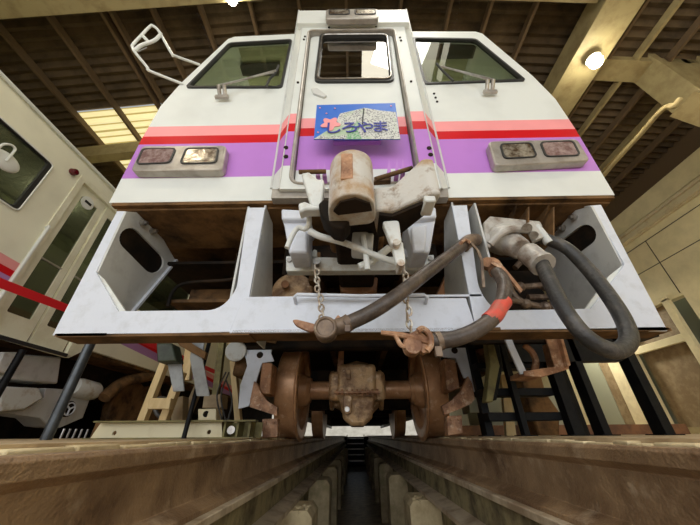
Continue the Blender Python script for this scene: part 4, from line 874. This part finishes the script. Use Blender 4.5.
# timber props and blocks beyond the channel
def plank(x0, y0, x1, y1, wpx, Y, m, label, name='timber_plank', dy=.06):
    a, b = at(x0, y0, Y=Y), at(x1, y1, Y=Y); w_ = (at(x0 + wpx, y0, Y=Y) - a).length
    o = MB().prism([a + Vector((-w_ / 2, 0, 0)), a + Vector((w_ / 2, 0, 0)), b + Vector((w_ / 2, 0, 0)), b + Vector((-w_ / 2, 0, 0))], (0, dy, 0)).build(name, m, None, .003)
    return tag(o, label, 'plank')
plank(134, 436, 163, 362, 7.5, 1.35, 'wood', 'pale plank leaning leftmost behind the cream channel')
plank(156, 436, 180, 372, 8, 1.3, 'wood', 'pale plank leaning behind the pale crosswise block')
plank(238, 430, 230, 338, 6, 1.25, 'wood', 'pale plank leaning beside the white brake hanger')
plank(214, 400, 222, 336, 6.5, 1.45, 'olive', 'olive plank leaning between the grey guard iron and the pale plank', dy=.05)
plank(185, 380, 190, 336, 8, 1.55, 'wood', 'pale plank behind the grey guard irons')
plank(176, 436, 200, 380, 8, 1.7, 'brownwood', 'brown plank leaning at the back of the timber heap')
def block(poly, Y, dy, m, label, name, cat, top=True):
    return tag(MB().prism(pp(poly, Y=Y), (0, dy, 0)).build(name, m, None, .004), label, cat)
block([(149, 398), (171, 398), (169, 409), (147, 409)], 1.12, .05, 'wood', 'pale crosswise wooden block nailed to the leaning planks', 'timber_block', 'block')
bxx = thing('steel_box', 'cream steel box with a round hole behind the cream channel', 'box', at(206, 418, Y=1.1))
MB().prism(pp([(198, 409), (216, 408.5), (216, 420), (198, 420)], Y=1.1), (0, .12, 0)).build('shell', 'cream', bxx, .004)
MB().cyl(at(206, 414, Y=1.095), at(206, 414, Y=1.11), .02).build('hole', 'black', bxx)
block([(204, 395), (222, 394), (221, 408), (202, 408)], 1.15, .12, 'brownwood', 'brown wooden block on the cream steel box', 'timber_block', 'block')
block([(171, 398), (183, 396), (182, 436), (171, 436)], 1.46, .1, 'brownwood', 'brown upright wooden block behind the thin black rod', 'timber_block', 'block')
wr_ = MB()
for k, (a, b, c) in enumerate((((226, 372), (217, 395), (222, 420)), ((229, 372), (221, 396), (226, 421)), ((226, 380), (232, 400), (228, 420)))): wr_.tube(pp([a, b, c], Y=1.05), .006, 6)
tag(wr_.build('cable_bundle', 'rubber'), 'loose dark cables hanging beside the left brake hanger', 'cable')
tag(MB().tube([at(160, 398, Y=1.7), at(155, 404, Y=1.7), at(157, 414, Y=1.7), at(165, 418, Y=1.7), at(172, 412, Y=1.7), at(170, 402, Y=1.7)], .018, 8, closed=True).build('hose_coil', 'rubber'), 'coiled dark hose behind the leaning planks', 'hose')
tag(MB().span((-2.6, 2.0, FZ), (-1.4, 2.5, .16)).build('tool_crate', 'darkbrown', None, .01), 'dark crate on the floor behind the timber heap', 'crate')

# black work platform on the right
pl = thing('work_platform', 'black steel work platform with posts and rungs right of the central railcar', 'platform', (1.4, 1.2, 0))
def post(x, y0, y1, wpx, Yq, top, xt=None, dx=.05):
    b = at(x, y0, Y=Yq); w_ = (at(x + wpx, y0, Y=Yq) - b).length
    o = MB().span((b.x, Yq, FZ), (b.x + w_, Yq + dx, top)).build('post', 'blackpaint', pl, .003)
    MB().span((b.x - .03, Yq - .02, FZ), (b.x + w_ + .03, Yq + dx + .02, FZ + .005)).build('foot_plate', 'blackpaint', o)
    return b.x
x5 = post(667, 435, 345, 10, .8, .68, dx=.09); x4 = post(605, 435, 361, 8, .8, .62, dx=.09); x3 = post(575, 435, 371, 11, .8, .62, dx=.07); x2 = post(525, 435, 368, 6, .8, .62); x1 = post(487, 435, 350, 8, .95, .62)
MB().span((1.03, .8, .60), (2.05, 1.9, .64)).build('deck', 'blackpaint', pl)
MB().span((1.03, .80, .44), (1.72, .86, .62)).build('deck_edge', 'blackpaint', pl)
for y in (391, 415.5):
    z = at(520, y, Y=.86).z; MB().span((x1, .86, z - .028), (x3, .98, z + .018)).build('tread', 'blackpaint', pl, .003)
z = at(520, 365, Y=.86).z; MB().span((x1, .86, z - .02), (x3, .98, z + .02)).build('tread', 'blackpaint', pl, .003)
for xx, yy in ((1.1, 1.82), (1.98, 1.82)): MB().span((xx, yy, FZ), (xx + .06, yy + .06, .6)).build('post', 'blackpaint', pl)
tag(MB().span((.8, 2.6, FZ), (3.7, 2.7, .12)).build('floor_beam', 'orange', None, .005), 'low rusty orange beam on the floor behind the black platform', 'beam')
tag(MB().prism(pp([(519, 372), (540, 370), (546, 392), (560, 412), (560, 439), (540, 439)], Y=2.3), (0, .3, 0)).build('machine_part', 'darkbrown', None, .02), 'rusty machine part seen between the rungs of the black platform', 'machine')
tag(MB().prism(pp([(501, 375), (508, 374), (517, 438), (507, 438)], Y=1.9), (0, .05, 0)).build('timber_plank', 'wood', None, .003), 'pale plank standing left of the platform rungs', 'plank')
tag(MB().prism(pp([(513, 395), (519, 394), (530, 438), (523, 438)], Y=1.95), (0, .05, 0)).build('timber_plank', 'wood', None, .003), 'short pale plank standing behind the platform rungs', 'plank')
tag(MB().span((1.5, 2.9, FZ), (2.8, 3.3, .55)).build('storage_cabinet', 'sea', None, .01), 'grey green cabinet behind the black platform', 'cabinet')
tag(MB().prism(pp([(468, 398), (480, 397), (484, 412), (470, 413)], Y=1.6), (0, .2, 0)).build('steel_box', 'sea', None, .005), 'small grey green box under the right brake hanger', 'box')
# conduit and ceiling lamps
cd_ = MB().tube([at(590, 192, X=4.2), at(614, 163, X=4.2), at(640, 134.5, X=4.2), at(655, 117, X=4.2), at(663, 109, X=4.2), at(669, 106, X=4.2), at(674, 106, X=4.2), at(680, 99, X=4.25)], .034, 10)
trim(cd_, 'beam', 'bent beige conduit pipe below the brace at the upper right')
def lampt(p, label, r, watt):
    t = thing('ceiling_lamp', label, 'lamp', p); p = Vector(p)
    MB().ball(p, r, 20).build('bulb', 'bulb', t)
    MB().lathe([(0, .03), (.03, .05), (.06, r * 1.1)], p + Vector((0, 0, r + .06)), (0, 0, -1), 24).build('shade', 'grey', t)
    MB().cyl(p + Vector((0, 0, r + .05)), p + Vector((0, 0, r + .35)), .015).build('stem', 'grey', t)
    l = bpy.data.lights.new('lamp_light', 'SPOT'); l.spot_size = math.radians(165); l.spot_blend = .5; l.energy = watt; l.color = (1, .86, .62); l.shadow_soft_size = r; lo_ = bpy.data.objects.new('lamp_light', l); COL.objects.link(lo_); lo_.location = p + Vector((0, -.0, -r - .05)); 
lampt(at(596, 62, Z=4.45), 'bright ceiling lamp under the beige girder at the upper right', .08, 90)
lampt(at(232, 0, Z=5.0), 'bright ceiling lamp under the rafter at the top left', .06, 30)
lampt((4.5, -1.7, 3.95), 'added warm lamp by the right wall, out of view behind the viewer', .08, 85)  # unseen lamp added to warm the right wall
lampt((-2.9, -1.7, 4.4), 'added warm lamp left of the viewer, out of view', .08, 50)  # unseen lamp added to brighten the left railcar
# unseen fill lights added to brighten both railcar interiors
for yy_ in (.3, 1.75, 3.5):
    l = bpy.data.lights.new('saloon_fill', 'POINT'); l.energy = 9; l.color = (1, .93, .7); l.shadow_soft_size = .05; lo_ = bpy.data.objects.new('saloon_fill', l); COL.objects.link(lo_); lo_.location = (NX - .8, yy_, 2.8)  # points added so the left railcar's windows are not dark
for x, e_ in ((-.95, 26), (0, 6), (.95, 20)):
    l = bpy.data.lights.new('cab_fill', 'POINT'); l.energy = e_; l.color = (1, .95, .75); l.shadow_soft_size = .05; lo_ = bpy.data.objects.new('cab_fill', l); COL.objects.link(lo_); lo_.location = (x, 1.15, 2.75)  # points added so the cab lining shows through the glass
